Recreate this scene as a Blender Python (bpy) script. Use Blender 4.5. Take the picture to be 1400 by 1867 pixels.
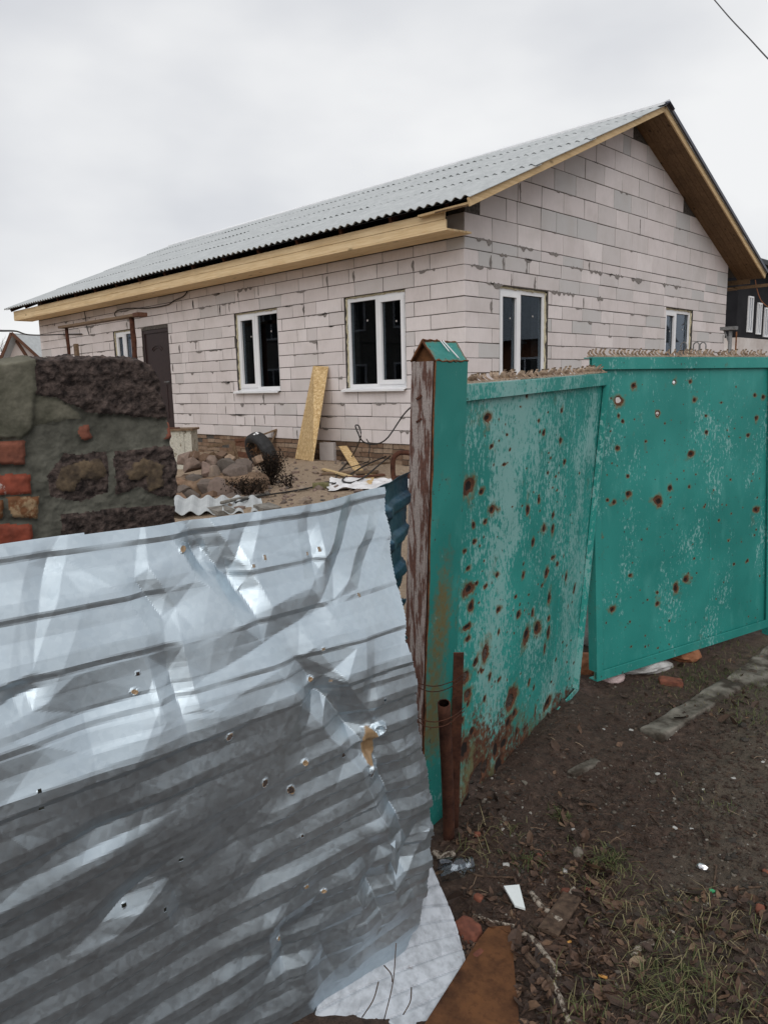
import bpy, bmesh, math, random
import numpy as np
from mathutils import Vector, Matrix
random.seed(7); rng = np.random.default_rng(7)
for o in list(bpy.data.objects): bpy.data.objects.remove(o)
scene = bpy.context.scene; COL = scene.collection

# ------------------------------------------------------------------ camera
F_PX, YAW, PITCH, ROLL = 1362.37, -0.78211, 0.166106, -0.0235317
CAM = np.array([6.3565, -7.9946, 1.600])
fw = np.array([math.sin(YAW)*math.cos(PITCH), math.cos(YAW)*math.cos(PITCH), -math.sin(PITCH)])
r0 = np.array([math.cos(YAW), -math.sin(YAW), 0.0]); u0 = np.cross(r0, fw)
rt = r0*math.cos(ROLL)+u0*math.sin(ROLL); up = u0*math.cos(ROLL)-r0*math.sin(ROLL)
cd = bpy.data.cameras.new('camera'); cam = bpy.data.objects.new('camera', cd); COL.objects.link(cam)
cam.matrix_world = Matrix(((rt[0], up[0], -fw[0], CAM[0]), (rt[1], up[1], -fw[1], CAM[1]), (rt[2], up[2], -fw[2], CAM[2]), (0, 0, 0, 1)))
cd.sensor_fit = 'VERTICAL'; cd.sensor_height = 36.0; cd.lens = F_PX/1867*36.0
cd.clip_start = 0.05; cd.clip_end = 3000
scene.camera = cam

# ------------------------------------------------------------------ sky, sun, exposure
SUN_EL, SUN_AZ = math.radians(42), math.radians(141)       # azimuth clockwise from +Y
world = bpy.data.worlds.new('World'); scene.world = world; world.use_nodes = True
nt = world.node_tree; nt.nodes.clear()
def wn(t): return nt.nodes.new(t)
out = wn('ShaderNodeOutputWorld'); mixs = wn('ShaderNodeMixShader'); b1 = wn('ShaderNodeBackground'); b2 = wn('ShaderNodeBackground')
sky = wn('ShaderNodeTexSky'); sky.sky_type = 'NISHITA'; sky.sun_disc = False; sky.sun_elevation = SUN_EL; sky.sun_rotation = SUN_AZ
b1.inputs[1].default_value = 0.08; nt.links.new(sky.outputs[0], b1.inputs[0])
tc = wn('ShaderNodeTexCoord'); mp = wn('ShaderNodeMapping'); mp.inputs['Scale'].default_value = (1.0, 1.0, 2.2); nt.links.new(tc.outputs['Generated'], mp.inputs[0])
nz = wn('ShaderNodeTexNoise'); nz.inputs['Scale'].default_value = 1.7; nz.inputs['Detail'].default_value = 5; nz.inputs['Roughness'].default_value = 0.45
nt.links.new(mp.outputs[0], nz.inputs['Vector'])
cr = wn('ShaderNodeValToRGB'); cr.color_ramp.elements[0].position = 0.36; cr.color_ramp.elements[0].color = (0.595, 0.615, 0.665, 1)
cr.color_ramp.elements[1].position = 0.62; cr.color_ramp.elements[1].color = (0.93, 0.935, 0.94, 1)
nt.links.new(nz.outputs['Fac'], cr.inputs[0]); nt.links.new(cr.outputs[0], b2.inputs[0]); b2.inputs[1].default_value = 1.0
mixs.inputs[0].default_value = 0.94
nt.links.new(b1.outputs[0], mixs.inputs[1]); nt.links.new(b2.outputs[0], mixs.inputs[2]); nt.links.new(mixs.outputs[0], out.inputs[0])
sd = bpy.data.lights.new('sun', 'SUN'); sd.energy = 1.5; sd.angle = math.radians(60); sd.color = (1.0, 0.965, 0.93)
sun = bpy.data.objects.new('sun', sd); COL.objects.link(sun)
sdir = Vector((math.sin(SUN_AZ)*math.cos(SUN_EL), math.cos(SUN_AZ)*math.cos(SUN_EL), math.sin(SUN_EL)))
sun.rotation_euler = sdir.to_track_quat('Z', 'Y').to_euler(); sun.location = (0, -20, 30)
vs = scene.view_settings; vs.view_transform = 'Standard'; vs.look = 'None'; vs.gamma = 1.0; vs.exposure = 0.0; vs.use_curve_mapping = False

# ------------------------------------------------------------------ layout helpers (sight lines met with real planes)
def A(*a): return np.array(a, float)
def ray(px, py): return fw + (px-700.0)/F_PX*rt - (py-933.5)/F_PX*up
def atX(px, py, X=0.0): d = ray(px, py); return CAM + (X-CAM[0])/d[0]*d
def atY(px, py, Y=0.0): d = ray(px, py); return CAM + (Y-CAM[1])/d[1]*d
def atZ(px, py, Z=0.0): d = ray(px, py); return CAM + (Z-CAM[2])/d[2]*d
def atD(px, py, t): return CAM + t*ray(px, py)
def atPl(px, py, pt, n): d = ray(px, py); return CAM + ((pt-CAM)@n)/(d@n)*d
def proj(P):
    d = np.asarray(P)-CAM; z = d@fw
    return np.stack([700+F_PX*(d@rt)/z, 933.5-F_PX*(d@up)/z], -1)

# ------------------------------------------------------------------ noise
def _h(ix, iy, iz):
    h = (ix*374761393 + iy*668265263 + iz*1274126177) & 0xffffffff
    h = ((h ^ (h >> 13))*1103515245) & 0xffffffff
    h = ((h ^ (h >> 16))*2654435761) & 0xffffffff
    return ((h >> 8) & 0xffff)/65535.0
def vnoise(P):
    P = np.asarray(P, float); i = np.floor(P).astype(np.int64); f = P-i; f = f*f*(3-2*f); r = 0
    for a in (0, 1):
        for b in (0, 1):
            for c in (0, 1):
                w = (f[:, 0] if a else 1-f[:, 0])*(f[:, 1] if b else 1-f[:, 1])*(f[:, 2] if c else 1-f[:, 2])
                r = r + w*_h(i[:, 0]+a, i[:, 1]+b, i[:, 2]+c)
    return r*2-1
def fbm(P, octv=4, gain=0.5):
    P = np.asarray(P, float); s = 0; a = 1; t = 0
    for k in range(octv): s = s+a*vnoise(P*(2.03**k)+k*17.3); t += a; a *= gain
    return s/t
def n2(x, y, sc, seed=0.0, octv=3): return fbm(np.stack([np.ravel(x)*sc, np.ravel(y)*sc, np.full(np.size(x), seed)], -1), octv).reshape(np.shape(x))
def sstep(a, b, x): t = np.clip((x-a)/(b-a), 0, 1); return t*t*(3-2*t)

# ------------------------------------------------------------------ mesh / object helpers
def link(o, parent=None):
    COL.objects.link(o)
    if parent is not None:
        o.parent = parent
    return o
def tag(o, label=None, cat=None, group=None, kind=None):
    if label: o['label'] = label
    if cat: o['category'] = cat
    if group: o['group'] = group
    if kind: o['kind'] = kind
    return o
def mesh(name, V, Fc, mat=None, parent=None, smooth=False, attrs=None):
    me = bpy.data.meshes.new(name); V = np.asarray(V, float)
    if parent is not None: V = V-np.array(parent_loc(parent))
    if isinstance(Fc, np.ndarray): Fc = Fc.tolist()
    me.from_pydata(V.tolist(), [], Fc)
    if mat: me.materials.append(mat)
    if smooth: me.polygons.foreach_set('use_smooth', np.ones(len(me.polygons), bool))
    if attrs:
        for k, v in attrs.items():
            a = me.attributes.new(k, 'FLOAT', 'POINT'); a.data.foreach_set('value', np.asarray(v, np.float32).ravel())
    me.update()
    return link(bpy.data.objects.new(name, me), parent)
def parent_loc(p):
    l = Vector((0, 0, 0))
    while p is not None: l = l+p.location; p = p.parent
    return tuple(l)
def empty(name, loc, label=None, cat=None, group=None):
    o = bpy.data.objects.new(name, None); o.location = loc; o.empty_display_size = 0.1; link(o); return tag(o, label, cat, group)
class MB:
    def __init__(s): s.V = []; s.F = []; s.T = []
    def add(s, V, Fc, tone=0.5):
        b = len(s.V); s.V += [tuple(v) for v in V]; s.F += [tuple(int(i)+b for i in f) for f in Fc]; s.T += [tone]*len(V); return s
    def box(s, a, b, tone=0.5):
        (x0, y0, z0), (x1, y1, z1) = a, b
        return s.add([(x0, y0, z0), (x1, y0, z0), (x1, y1, z0), (x0, y1, z0), (x0, y0, z1), (x1, y0, z1), (x1, y1, z1), (x0, y1, z1)], BOXF, tone)
    def beam(s, p0, p1, w, h, side=None, tone=0.5, b=0.0):
        """bar from p0 to p1; w across 'side', h along the third axis; chamfer b"""
        p0, p1 = A(*p0), A(*p1); d = p1-p0; d /= np.linalg.norm(d)
        sd_ = A(*side) if side is not None else np.cross(d, A(0, 0, 1))
        sd_ = sd_-(sd_@d)*d; sd_ /= np.linalg.norm(sd_); t = np.cross(sd_, d)
        if b > 0:
            c = [(-w/2+b, -h/2), (w/2-b, -h/2), (w/2, -h/2+b), (w/2, h/2-b), (w/2-b, h/2), (-w/2+b, h/2), (-w/2, h/2-b), (-w/2, -h/2+b)]
        else: c = [(-w/2, -h/2), (w/2, -h/2), (w/2, h/2), (-w/2, h/2)]
        n = len(c); V = [p+sd_*x+t*y for p in (p0, p1) for x, y in c]
        Fs = [(i, (i+1) % n, n+(i+1) % n, n+i) for i in range(n)] + [tuple(range(n))[::-1], tuple(range(n, 2*n))]
        return s.add(V, Fs, tone)
    def tube(s, pts, rad, n=6, tone=0.5, cap=True):
        pts = np.asarray(pts, float); m = len(pts); rad = np.full(m, rad) if np.isscalar(rad) else np.asarray(rad)
        T = np.gradient(pts, axis=0); T /= np.linalg.norm(T, axis=1)[:, None]+1e-12
        ref = A(0, 0, 1) if abs(T[0][2]) < 0.9 else A(1, 0, 0); V = []
        nrm = np.cross(T[0], ref); nrm /= np.linalg.norm(nrm)
        for i in range(m):
            nrm = nrm-(nrm@T[i])*T[i]; nrm /= np.linalg.norm(nrm)+1e-12; bn = np.cross(T[i], nrm)
            for k in range(n):
                a = 2*math.pi*k/n; V.append(pts[i]+rad[i]*(math.cos(a)*nrm+math.sin(a)*bn))
        Fs = [(i*n+k, i*n+(k+1) % n, (i+1)*n+(k+1) % n, (i+1)*n+k) for i in range(m-1) for k in range(n)]
        if cap: Fs += [tuple(range(n))[::-1], tuple(range((m-1)*n, m*n))]
        return s.add(V, Fs, tone)
    def build(s, name, mat, parent=None, smooth=False):
        return mesh(name, s.V, s.F, mat, parent, smooth, {'tone': s.T})
BOXF = [(0, 3, 2, 1), (4, 5, 6, 7), (0, 1, 5, 4), (1, 2, 6, 5), (2, 3, 7, 6), (3, 0, 4, 7)]
def curve(pts, n=40):
    """smooth polyline through points (Catmull-Rom)"""
    P = np.asarray(pts, float); P = np.vstack([2*P[0]-P[1], P, 2*P[-1]-P[-2]]); out_ = []
    m = len(P)-3
    for t in np.linspace(0, m-1e-6, n):
        i = int(t); f = t-i; a, b, c, d = P[i:i+4]
        out_.append(0.5*((2*b)+(c-a)*f+(2*a-5*b+4*c-d)*f*f+(3*b-a-3*c+d)*f**3))
    return np.array(out_)
def gridfaces(nu, nv):
    i = np.arange(nu-1)[:, None]*nv+np.arange(nv-1)[None, :]; i = i.ravel()
    return np.stack([i, i+nv, i+nv+1, i+1], -1)
def rough_box(size, seg, rnd, amp, sc, seed, frame=None):
    """closed box of quads with rounded, noisy faces. size (x,y,z) half extents; returns V,F (centred)"""
    bm = bmesh.new(); bmesh.ops.create_cube(bm, size=2.0)
    bmesh.ops.subdivide_edges(bm, edges=bm.edges[:], cuts=seg, use_grid_fill=True)
    V = np.array([v.co[:] for v in bm.verts]); Fs = [[v.index for v in f.verts] for f in bm.faces]
    bm.verts.index_update(); bm.free()
    size = np.asarray(size); P = V*size; inner = np.clip(P, -(size-rnd), size-rnd); d = P-inner; L = np.linalg.norm(d, axis=1)
    N = np.where(L[:, None] > 1e-9, d/np.maximum(L, 1e-9)[:, None], 0); P = inner+N*rnd
    P = P+N*(fbm(P*sc+seed*7.7, 5, 0.6)*amp)[:, None]
    return P, Fs
def ico(sub=1):
    bm = bmesh.new(); bmesh.ops.create_icosphere(bm, subdivisions=sub, radius=1.0); bm.verts.index_update()
    V = np.array([v.co[:] for v in bm.verts]); Fs = [[v.index for v in f.verts] for f in bm.faces]; bm.free(); return V, Fs
def rotz(a): c, s = math.cos(a), math.sin(a); return np.array([[c, -s, 0], [s, c, 0], [0, 0, 1]])
def rotm(ax, ay, az):
    return np.array(Matrix.Rotation(az, 3, 'Z') @ Matrix.Rotation(ay, 3, 'Y') @ Matrix.Rotation(ax, 3, 'X'))

# ------------------------------------------------------------------ materials
class Mat:
    def __init__(s, name, rough=0.8, metal=0.0, spec=0.5):
        s.m = bpy.data.materials.new(name); s.m.use_nodes = True; s.t = s.m.node_tree; s.b = s.t.nodes['Principled BSDF']
        s.b.inputs['Roughness'].default_value = rough; s.b.inputs['Metallic'].default_value = metal; s.b.inputs['Specular IOR Level'].default_value = spec
        s._geo = None
    def n(s, t, **kw):
        x = s.t.nodes.new(t)
        for k, v in kw.items():
            if k in x.inputs: x.inputs[k].default_value = v
            else: setattr(x, k, v)
        return x
    def l(s, a, b): s.t.links.new(a, b)
    def co(s, scale=(1, 1, 1), kind='Object'):
        t = s.n('ShaderNodeTexCoord'); m = s.n('ShaderNodeMapping'); m.inputs['Scale'].default_value = scale
        if kind == 'World': g = s.n('ShaderNodeNewGeometry'); s.l(g.outputs['Position'], m.inputs[0])
        else: s.l(t.outputs[kind], m.inputs[0])
        return m.outputs[0]
    def noise(s, scale, detail=4, rough=0.55, vec=None, dist=0.0):
        x = s.n('ShaderNodeTexNoise', Scale=scale, Detail=detail, Roughness=rough, Distortion=dist)
        s.l(vec if vec is not None else s.co(kind='World'), x.inputs['Vector']); return x.outputs['Fac']
    def vor(s, scale, vec=None, feature='F1', outp='Distance'):
        x = s.n('ShaderNodeTexVoronoi', Scale=scale); x.feature = feature
        s.l(vec if vec is not None else s.co(kind='World'), x.inputs['Vector']); return x.outputs[outp]
    def ramp(s, fac, *stops):
        x = s.n('ShaderNodeValToRGB'); e = x.color_ramp.elements
        while len(e) < len(stops): e.new(0.5)
        for i, (p, c) in enumerate(stops):
            e[i].position = p; e[i].color = (c, c, c, 1) if np.isscalar(c) else (*c, 1)
        s.l(fac, x.inputs[0]); return x.outputs[0]
    def mix(s, fac, a, b, mode='MIX'):
        x = s.n('ShaderNodeMix', data_type='RGBA', blend_type=mode)
        for v, i in ((fac, 0), (a, 6), (b, 7)):
            if hasattr(v, 'is_linked') or hasattr(v, 'links'): s.l(v, x.inputs[i])
            elif i == 0: x.inputs[0].default_value = v
            else: x.inputs[i].default_value = (*v, 1) if len(v) == 3 else v
        return x.outputs[2]
    def math(s, op, a, b=None):
        x = s.n('ShaderNodeMath', operation=op)
        for v, i in ((a, 0), (b, 1)):
            if v is None: continue
            if hasattr(v, 'links'): s.l(v, x.inputs[i])
            else: x.inputs[i].default_value = v
        return x.outputs[0]
    def attr(s, name): x = s.n('ShaderNodeAttribute', attribute_name=name); return x.outputs['Fac']
    def rnd(s): return s.n('ShaderNodeObjectInfo').outputs['Random']
    def color(s, c):
        if hasattr(c, 'links'): s.l(c, s.b.inputs['Base Color'])
        else: s.b.inputs['Base Color'].default_value = (*c, 1)
        return s
    def rough(s, c): s.l(c, s.b.inputs['Roughness']); return s
    def metal(s, c): s.l(c, s.b.inputs['Metallic']); return s
    def bump(s, h, strength=0.3, dist=0.01):
        x = s.n('ShaderNodeBump', Strength=strength, Distance=dist); s.l(h, x.inputs['Height']); s.l(x.outputs[0], s.b.inputs['Normal']); return s

def m_block():
    m = Mat('aerated_concrete', 0.92, spec=0.2); t = m.attr('tone')
    c = m.ramp(t, (0.0, (0.535, 0.525, 0.52)), (0.3, (0.60, 0.56, 0.55)), (0.6, (0.67, 0.61, 0.60)), (1.0, (0.74, 0.685, 0.675)))
    st = m.noise(9, 3, 0.5, m.co((6, 6, 0.7), 'World')); fi = m.noise(60, 3, 0.6); bl = m.noise(2.2, 4, 0.6)
    c = m.mix(m.ramp(st, (0.35, 0.0), (0.75, 0.22)), c, (0.46, 0.44, 0.43))
    c = m.mix(m.ramp(bl, (0.45, 0.0), (0.75, 0.42)), c, (0.45, 0.41, 0.38)); sc_ = m.noise(14, 5, 0.75, m.co((1, 1, 1), 'World'), 1.5); c = m.mix(m.ramp(sc_, (0.66, 0.0), (0.72, 0.55)), c, (0.33, 0.305, 0.285))
    c = m.mix(m.ramp(fi, (0.62, 0.0), (0.75, 0.35)), c, (0.36, 0.34, 0.33))
    m.color(c); m.bump(fi, 0.25, 0.006); return m.m
def m_simple(name, c1, c2, sc, rough=0.85, spec=0.3, bump=0.3, bd=0.01, detail=5, sx=(1, 1, 1), kind='World', lo=0.35, hi=0.7):
    m = Mat(name, rough, spec=spec); n = m.noise(sc, detail, 0.6, m.co(sx, kind)); m.color(m.ramp(n, (lo, c1), (hi, c2))); m.bump(n, bump, bd); return m.m
def m_wood(name, c1, c2, dirx=0, grey=0.0, sc=1.0):
    m = Mat(name, 0.75, spec=0.25); s = [24, 24, 24]; s[dirx] = 1.3
    v = m.co(tuple(x*sc for x in s), 'World'); n = m.noise(1.6, 5, 0.6, v, 0.6); n3 = m.noise(5, 3, 0.6, v)
    c = m.ramp(n, (0.3, c1), (0.7, c2)); t = m.attr('tone')
    c = m.mix(m.ramp(t, (0, 0.35), (1, 0.0)), c, tuple(x*0.6 for x in c1))
    k = m.vor(1.4, m.co(tuple((3.2 if i != dirx else 1.2) for i in range(3)), 'World'))
    c = m.mix(m.ramp(k, (0.05, 0.8), (0.12, 0.0)), c, tuple(x*0.30 for x in c1))
    d = m.noise(1.7, 3, 0.6); c = m.mix(m.ramp(d, (0.5, 0.0), (0.75, grey)), c, tuple(x*0.5 for x in c1))
    m.color(c); m.bump(n3, 0.25, 0.004); return m.m
RUST1, RUST2 = (0.050, 0.021, 0.012), (0.17, 0.070, 0.030)
def m_rust(name, c1=RUST1, c2=RUST2, sc=18):
    m = Mat(name, 0.9, spec=0.2); a = m.noise(sc, 6, 0.65); b = m.noise(sc*6, 3, 0.6)
    c = m.ramp(a, (0.32, c1), (0.55, c2), (0.75, (c2[0]*1.3, c2[1]*1.25, c2[2]*1.1))); m.color(m.mix(m.ramp(b, (0.5, 0.0), (0.7, 0.5)), c, c1)); m.bump(b, 0.4, 0.004); return m.m
def m_gate(name, fade, dk=1.0):
    """weathered green paint: pale chalking, rust bitten round the holes (vertex mask), stains, dark hole centres painted in"""
    m = Mat(name, 0.5, spec=0.4); wv = m.co((1, 1, 0.45), 'World')
    a = m.noise(4.2, 6, 0.62, wv); b = m.noise(75, 4, 0.7, m.co((1, 1, 0.55), 'World')); d = m.noise(2.1, 3, 0.5)
    g = m.ramp(d, (0.3, (0.016*dk, 0.210*dk, 0.182*dk)), (0.7, (0.034*dk, 0.30*dk, 0.262*dk)))
    w = m.math('ADD', m.math('MULTIPLY', a, 1.0), m.math('MULTIPLY', m.math('SUBTRACT', b, 0.5), 1.1))
    c = m.mix(m.ramp(w, (0.60-fade, 0.0), (0.68-fade, 0.75)), g, (0.26, 0.46, 0.44))
    c = m.mix(m.ramp(m.noise(9, 4, 0.6, wv), (0.55, 0.0), (0.8, 0.35)), c, (0.11, 0.40, 0.36))
    e = m.noise(45, 5, 0.65); st = m.attr('stain'); rs = m.attr('rust')
    ws = m.math('ADD', st, m.math('MULTIPLY', m.math('SUBTRACT', e, 0.5), 1.5))
    c = m.mix(m.ramp(m.noise(5.5, 6, 0.7), (0.62, 0.0), (0.74, 0.55)), c, (0.13, 0.085, 0.040))
    c = m.mix(m.ramp(ws, (0.35, 0.0), (0.9, 0.9)), c, (0.15, 0.115, 0.045))
    wr = m.math('ADD', rs, m.math('MULTIPLY', m.math('SUBTRACT', e, 0.5), 0.8)); rr = m.ramp(wr, (0.45, 0.0), (0.62, 1.0))
    rc = m.ramp(m.noise(30, 5, 0.65), (0.35, RUST1), (0.7, (0.14, 0.055, 0.025)))
    c = m.mix(rr, c, rc)
    c = m.mix(m.ramp(wr, (0.98, 0.0), (1.10, 1.0)), c, (0.012, 0.007, 0.005))  # near-black centres paint the dark of holes left uncut
    sp = m.noise(55, 2, 0.5); c = m.mix(m.ramp(sp, (0.70, 0.0), (0.74, 0.8)), c, RUST1)
    m.color(c); m.rough(m.ramp(rr, (0, 0.48), (1, 0.95))); m.bump(m.mix(rr, b, e), 0.18, 0.004); return m.m
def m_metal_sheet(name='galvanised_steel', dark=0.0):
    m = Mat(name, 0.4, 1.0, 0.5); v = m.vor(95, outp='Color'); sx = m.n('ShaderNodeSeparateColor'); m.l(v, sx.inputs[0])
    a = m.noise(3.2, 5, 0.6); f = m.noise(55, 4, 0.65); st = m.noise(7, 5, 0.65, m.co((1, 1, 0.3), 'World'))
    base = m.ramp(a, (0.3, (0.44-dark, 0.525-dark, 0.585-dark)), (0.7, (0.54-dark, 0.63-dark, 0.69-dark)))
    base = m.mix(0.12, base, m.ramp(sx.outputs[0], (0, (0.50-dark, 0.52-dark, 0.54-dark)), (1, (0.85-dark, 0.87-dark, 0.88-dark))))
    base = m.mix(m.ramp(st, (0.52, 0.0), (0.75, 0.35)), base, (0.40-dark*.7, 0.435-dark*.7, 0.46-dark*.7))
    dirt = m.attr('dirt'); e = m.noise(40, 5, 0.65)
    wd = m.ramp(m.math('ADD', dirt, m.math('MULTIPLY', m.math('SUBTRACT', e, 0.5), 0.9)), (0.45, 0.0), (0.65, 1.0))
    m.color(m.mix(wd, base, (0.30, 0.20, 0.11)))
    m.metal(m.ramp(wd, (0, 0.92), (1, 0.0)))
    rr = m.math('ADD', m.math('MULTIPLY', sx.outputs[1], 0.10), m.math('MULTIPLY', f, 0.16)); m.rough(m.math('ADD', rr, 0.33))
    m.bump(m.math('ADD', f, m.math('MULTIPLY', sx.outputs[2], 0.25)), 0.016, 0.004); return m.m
def m_ground():
    m = Mat('soil', 0.85, spec=0.35); a = m.noise(3.0, 6, 0.65); b = m.noise(28, 6, 0.7); c_ = m.noise(140, 4, 0.7)
    soil = m.ramp(b, (0.3, (0.042, 0.0250, 0.0185)), (0.55, (0.118, 0.0745, 0.055)), (0.78, (0.235, 0.160, 0.117)))
    soil = m.mix(m.ramp(a, (0.4, 0.0), (0.7, 0.5)), soil, (0.048, 0.030, 0.0225))
    pa = m.ramp(b, (0.3, (0.085, 0.064, 0.047)), (0.7, (0.185, 0.144, 0.106)))
    sa = m.ramp(b, (0.3, (0.31, 0.225, 0.155)), (0.7, (0.50, 0.385, 0.275)))
    e = m.math('MULTIPLY', m.math('SUBTRACT', a, 0.5), 0.9)
    c = m.mix(m.ramp(m.math('ADD', m.attr('path'), e), (0.35, 0.0), (0.75, 0.85)), soil, pa)
    c = m.mix(m.ramp(m.math('ADD', m.attr('sand'), e), (0.35, 0.0), (0.6, 1.0)), c, sa)
    c = m.mix(m.ramp(c_, (0.66, 0.0), (0.72, 0.7)), c, (0.24, 0.21, 0.18))
    m.color(c); m.rough(m.ramp(a, (0.35, 0.62), (0.65, 0.92))); m.bump(m.math('ADD', b, m.math('MULTIPLY', c_, 0.7)), 1.0, 0.035); return m.m
def m_tone(name, stops, rough=0.8, spec=0.3, nz_=60):
    m = Mat(name, rough, spec=spec); c = m.ramp(m.attr('tone'), *stops); n = m.noise(nz_, 3, 0.6)
    m.color(m.mix(m.ramp(n, (0.4, 0.0), (0.75, 0.45)), c, tuple(x*0.55 for x in stops[0][1]))); m.bump(n, 0.3, 0.004); return m.m
def m_glass():
    m = bpy.data.materials.new('window_glass'); m.use_nodes = True; t = m.node_tree; t.nodes.clear()
    o = t.nodes.new('ShaderNodeOutputMaterial'); mx = t.nodes.new('ShaderNodeMixShader'); tr = t.nodes.new('ShaderNodeBsdfTransparent'); gl = t.nodes.new('ShaderNodeBsdfGlossy'); lw = t.nodes.new('ShaderNodeLayerWeight'); pw = t.nodes.new('ShaderNodeMath'); fr = t.nodes.new('ShaderNodeMath')
    tr.inputs[0].default_value = (0.62, 0.66, 0.68, 1); gl.inputs['Roughness'].default_value = 0.015; gl.inputs[0].default_value = (0.70, 0.78, 0.90, 1); lw.inputs[0].default_value = 0.5; pw.operation = 'POWER'; pw.inputs[1].default_value = 4.0; t.links.new(lw.outputs['Facing'], pw.inputs[0]); fr.operation = 'MULTIPLY_ADD'; fr.inputs[1].default_value = 0.9; fr.inputs[2].default_value = 0.035; t.links.new(pw.outputs[0], fr.inputs[0])
    t.links.new(fr.outputs[0], mx.inputs[0]); t.links.new(tr.outputs[0], mx.inputs[1]); t.links.new(gl.outputs[0], mx.inputs[2]); t.links.new(mx.outputs[0], o.inputs[0]); return m
def m_osb():
    m = Mat('oriented_strand_board', 0.7, spec=0.3); v = m.vor(26, m.co((1.0, 2.4, 1.2), 'World'), outp='Color'); s = m.n('ShaderNodeSeparateColor'); m.l(v, s.inputs[0])
    n = m.noise(30, 4, 0.6, m.co((1, 1, 1), 'World'), 1.5)
    c = m.ramp(s.outputs[0], (0.0, (0.44, 0.285, 0.125)), (0.5, (0.61, 0.43, 0.205)), (1.0, (0.75, 0.57, 0.32)))
    m.color(m.mix(m.ramp(n, (0.3, 0.5), (0.6, 0.0)), c, (0.32, 0.19, 0.08))); m.bump(s.outputs[1], 0.2, 0.003); return m.m
def m_peel(name, paint, under, thr=0.5, sc=22, sz=0.4, rough=0.75):
    m = Mat(name, rough, spec=0.3); n = m.noise(sc, 6, 0.7, m.co((1, 1, sz), 'World')); r = m.ramp(n, (thr-0.03, 0.0), (thr+0.03, 1.0))
    u = m.ramp(m.noise(sc*1.7, 4, 0.6), (0.3, tuple(x*0.55 for x in under)), (0.7, under)); d = m.ramp(m.noise(sc*3, 4, 0.6), (0.35, tuple(x*0.7 for x in paint)), (0.6, paint))
    m.color(m.mix(r, u, d)); m.bump(r, 0.3, 0.003); return m.m

M = {}
M['block'] = m_block()
M['mortar'] = m_simple('wall_mortar', (0.055, 0.049, 0.044), (0.13, 0.118, 0.108), 30, 0.95, 0.2)
M['smear'] = m_simple('mortar_smear', (0.16, 0.145, 0.135), (0.30, 0.275, 0.26), 45, 0.95, 0.15, 0.6, 0.008)
M['plinth'] = m_tone('plinth_brick', ((0.0, (0.12, 0.078, 0.055)), (0.5, (0.235, 0.15, 0.10)), (1.0, (0.32, 0.24, 0.175))), 0.9, 0.2, 25)
M['fascia'] = m_wood('fresh_pine_x', (0.66, 0.47, 0.25), (0.85, 0.67, 0.42), 0, 0.22)
M['barge'] = m_wood('fresh_pine_slope', (0.50, 0.35, 0.175), (0.68, 0.50, 0.29), 1, 0.25)
M['soffit'] = m_wood('dark_soffit_pine', (0.10, 0.058, 0.030), (0.21, 0.13, 0.068), 1, 0.6)  # darker brown than the barge pine
M['slate'] = m_simple('fibre_cement', (0.37, 0.39, 0.395), (0.46, 0.48, 0.485), 5, 0.85, 0.3, 0.15, 0.004, 6)
M['upvc'] = m_simple('white_upvc', (0.74, 0.75, 0.77), (0.82, 0.82, 0.83), 3, 0.35, 0.5, 0.02, 0.002)
M['foam'] = m_simple('expanding_foam', (0.45, 0.40, 0.26), (0.68, 0.63, 0.47), 60, 0.95, 0.2, 0.8, 0.01)
M['glass'] = m_glass()
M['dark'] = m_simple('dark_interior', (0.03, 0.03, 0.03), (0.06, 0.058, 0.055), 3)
M['door'] = m_simple('brown_steel_door', (0.020, 0.010, 0.010), (0.036, 0.018, 0.017), 20, 0.5, 0.4, 0.1, 0.003)
M['ridge'] = m_simple('dark_ridge_metal', (0.018, 0.022, 0.04), (0.035, 0.04, 0.07), 8, 0.4, 0.5, 0.1, 0.003)
M['ridge_w'] = m_simple('white_ridge_metal', (0.68, 0.69, 0.71), (0.80, 0.81, 0.82), 8, 0.4, 0.5, 0.05, 0.003)
M['rust'] = m_rust('rust'); M['rust_dk'] = m_rust('dark_rust', (0.028, 0.012, 0.009), (0.085, 0.035, 0.022), 14)
M['rust_or'] = m_rust('orange_rust', (0.040, 0.018, 0.010), (0.125, 0.055, 0.024), 8)
M['coil'] = m_rust('pale_rusty_wire', (0.15, 0.10, 0.07), (0.44, 0.34, 0.26), 60)
M['gate_a'] = m_gate('green_paint_chalky', 0.095); M['gate_b'] = m_gate('green_paint', -0.02, 0.88)
M['post'] = m_gate('green_paint_post', -0.10, 0.82)
M['peel'] = m_peel('peeling_white_on_rust', (0.33, 0.285, 0.265), (0.135, 0.066, 0.050), 0.50, 70, 0.11)
M['steel'] = m_metal_sheet(); M['steel_shade'] = m_metal_sheet('galvanised_steel_shaded', 0.47)  # second copy of the steel, darkened for the sheet in shade
M['ground'] = m_ground()
M['osb'] = m_osb()
M['rock_wall'] = m_simple('clinker_block', (0.020, 0.0150, 0.0138), (0.125, 0.092, 0.080), 48, 0.95, 0.25, 1.0, 0.02, 7)
M['pier_mortar'] = m_simple('grey_green_mortar', (0.055, 0.054, 0.043), (0.132, 0.129, 0.105), 19, 0.9, 0.3, 0.9, 0.010, 10)
M['pier_moss'] = m_simple('mossy_mortar', (0.075, 0.073, 0.053), (0.155, 0.146, 0.112), 17, 0.95, 0.2, 0.8, 0.010, 10)
M['pier_sand'] = m_simple('sandy_mortar', (0.045, 0.034, 0.026), (0.155, 0.112, 0.070), 30, 0.95, 0.2, 0.6, 0.01, 6)
M['brick'] = m_simple('red_brick', (0.11, 0.042, 0.029), (0.23, 0.083, 0.052), 26, 0.9, 0.25, 0.5, 0.006, 6)
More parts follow.
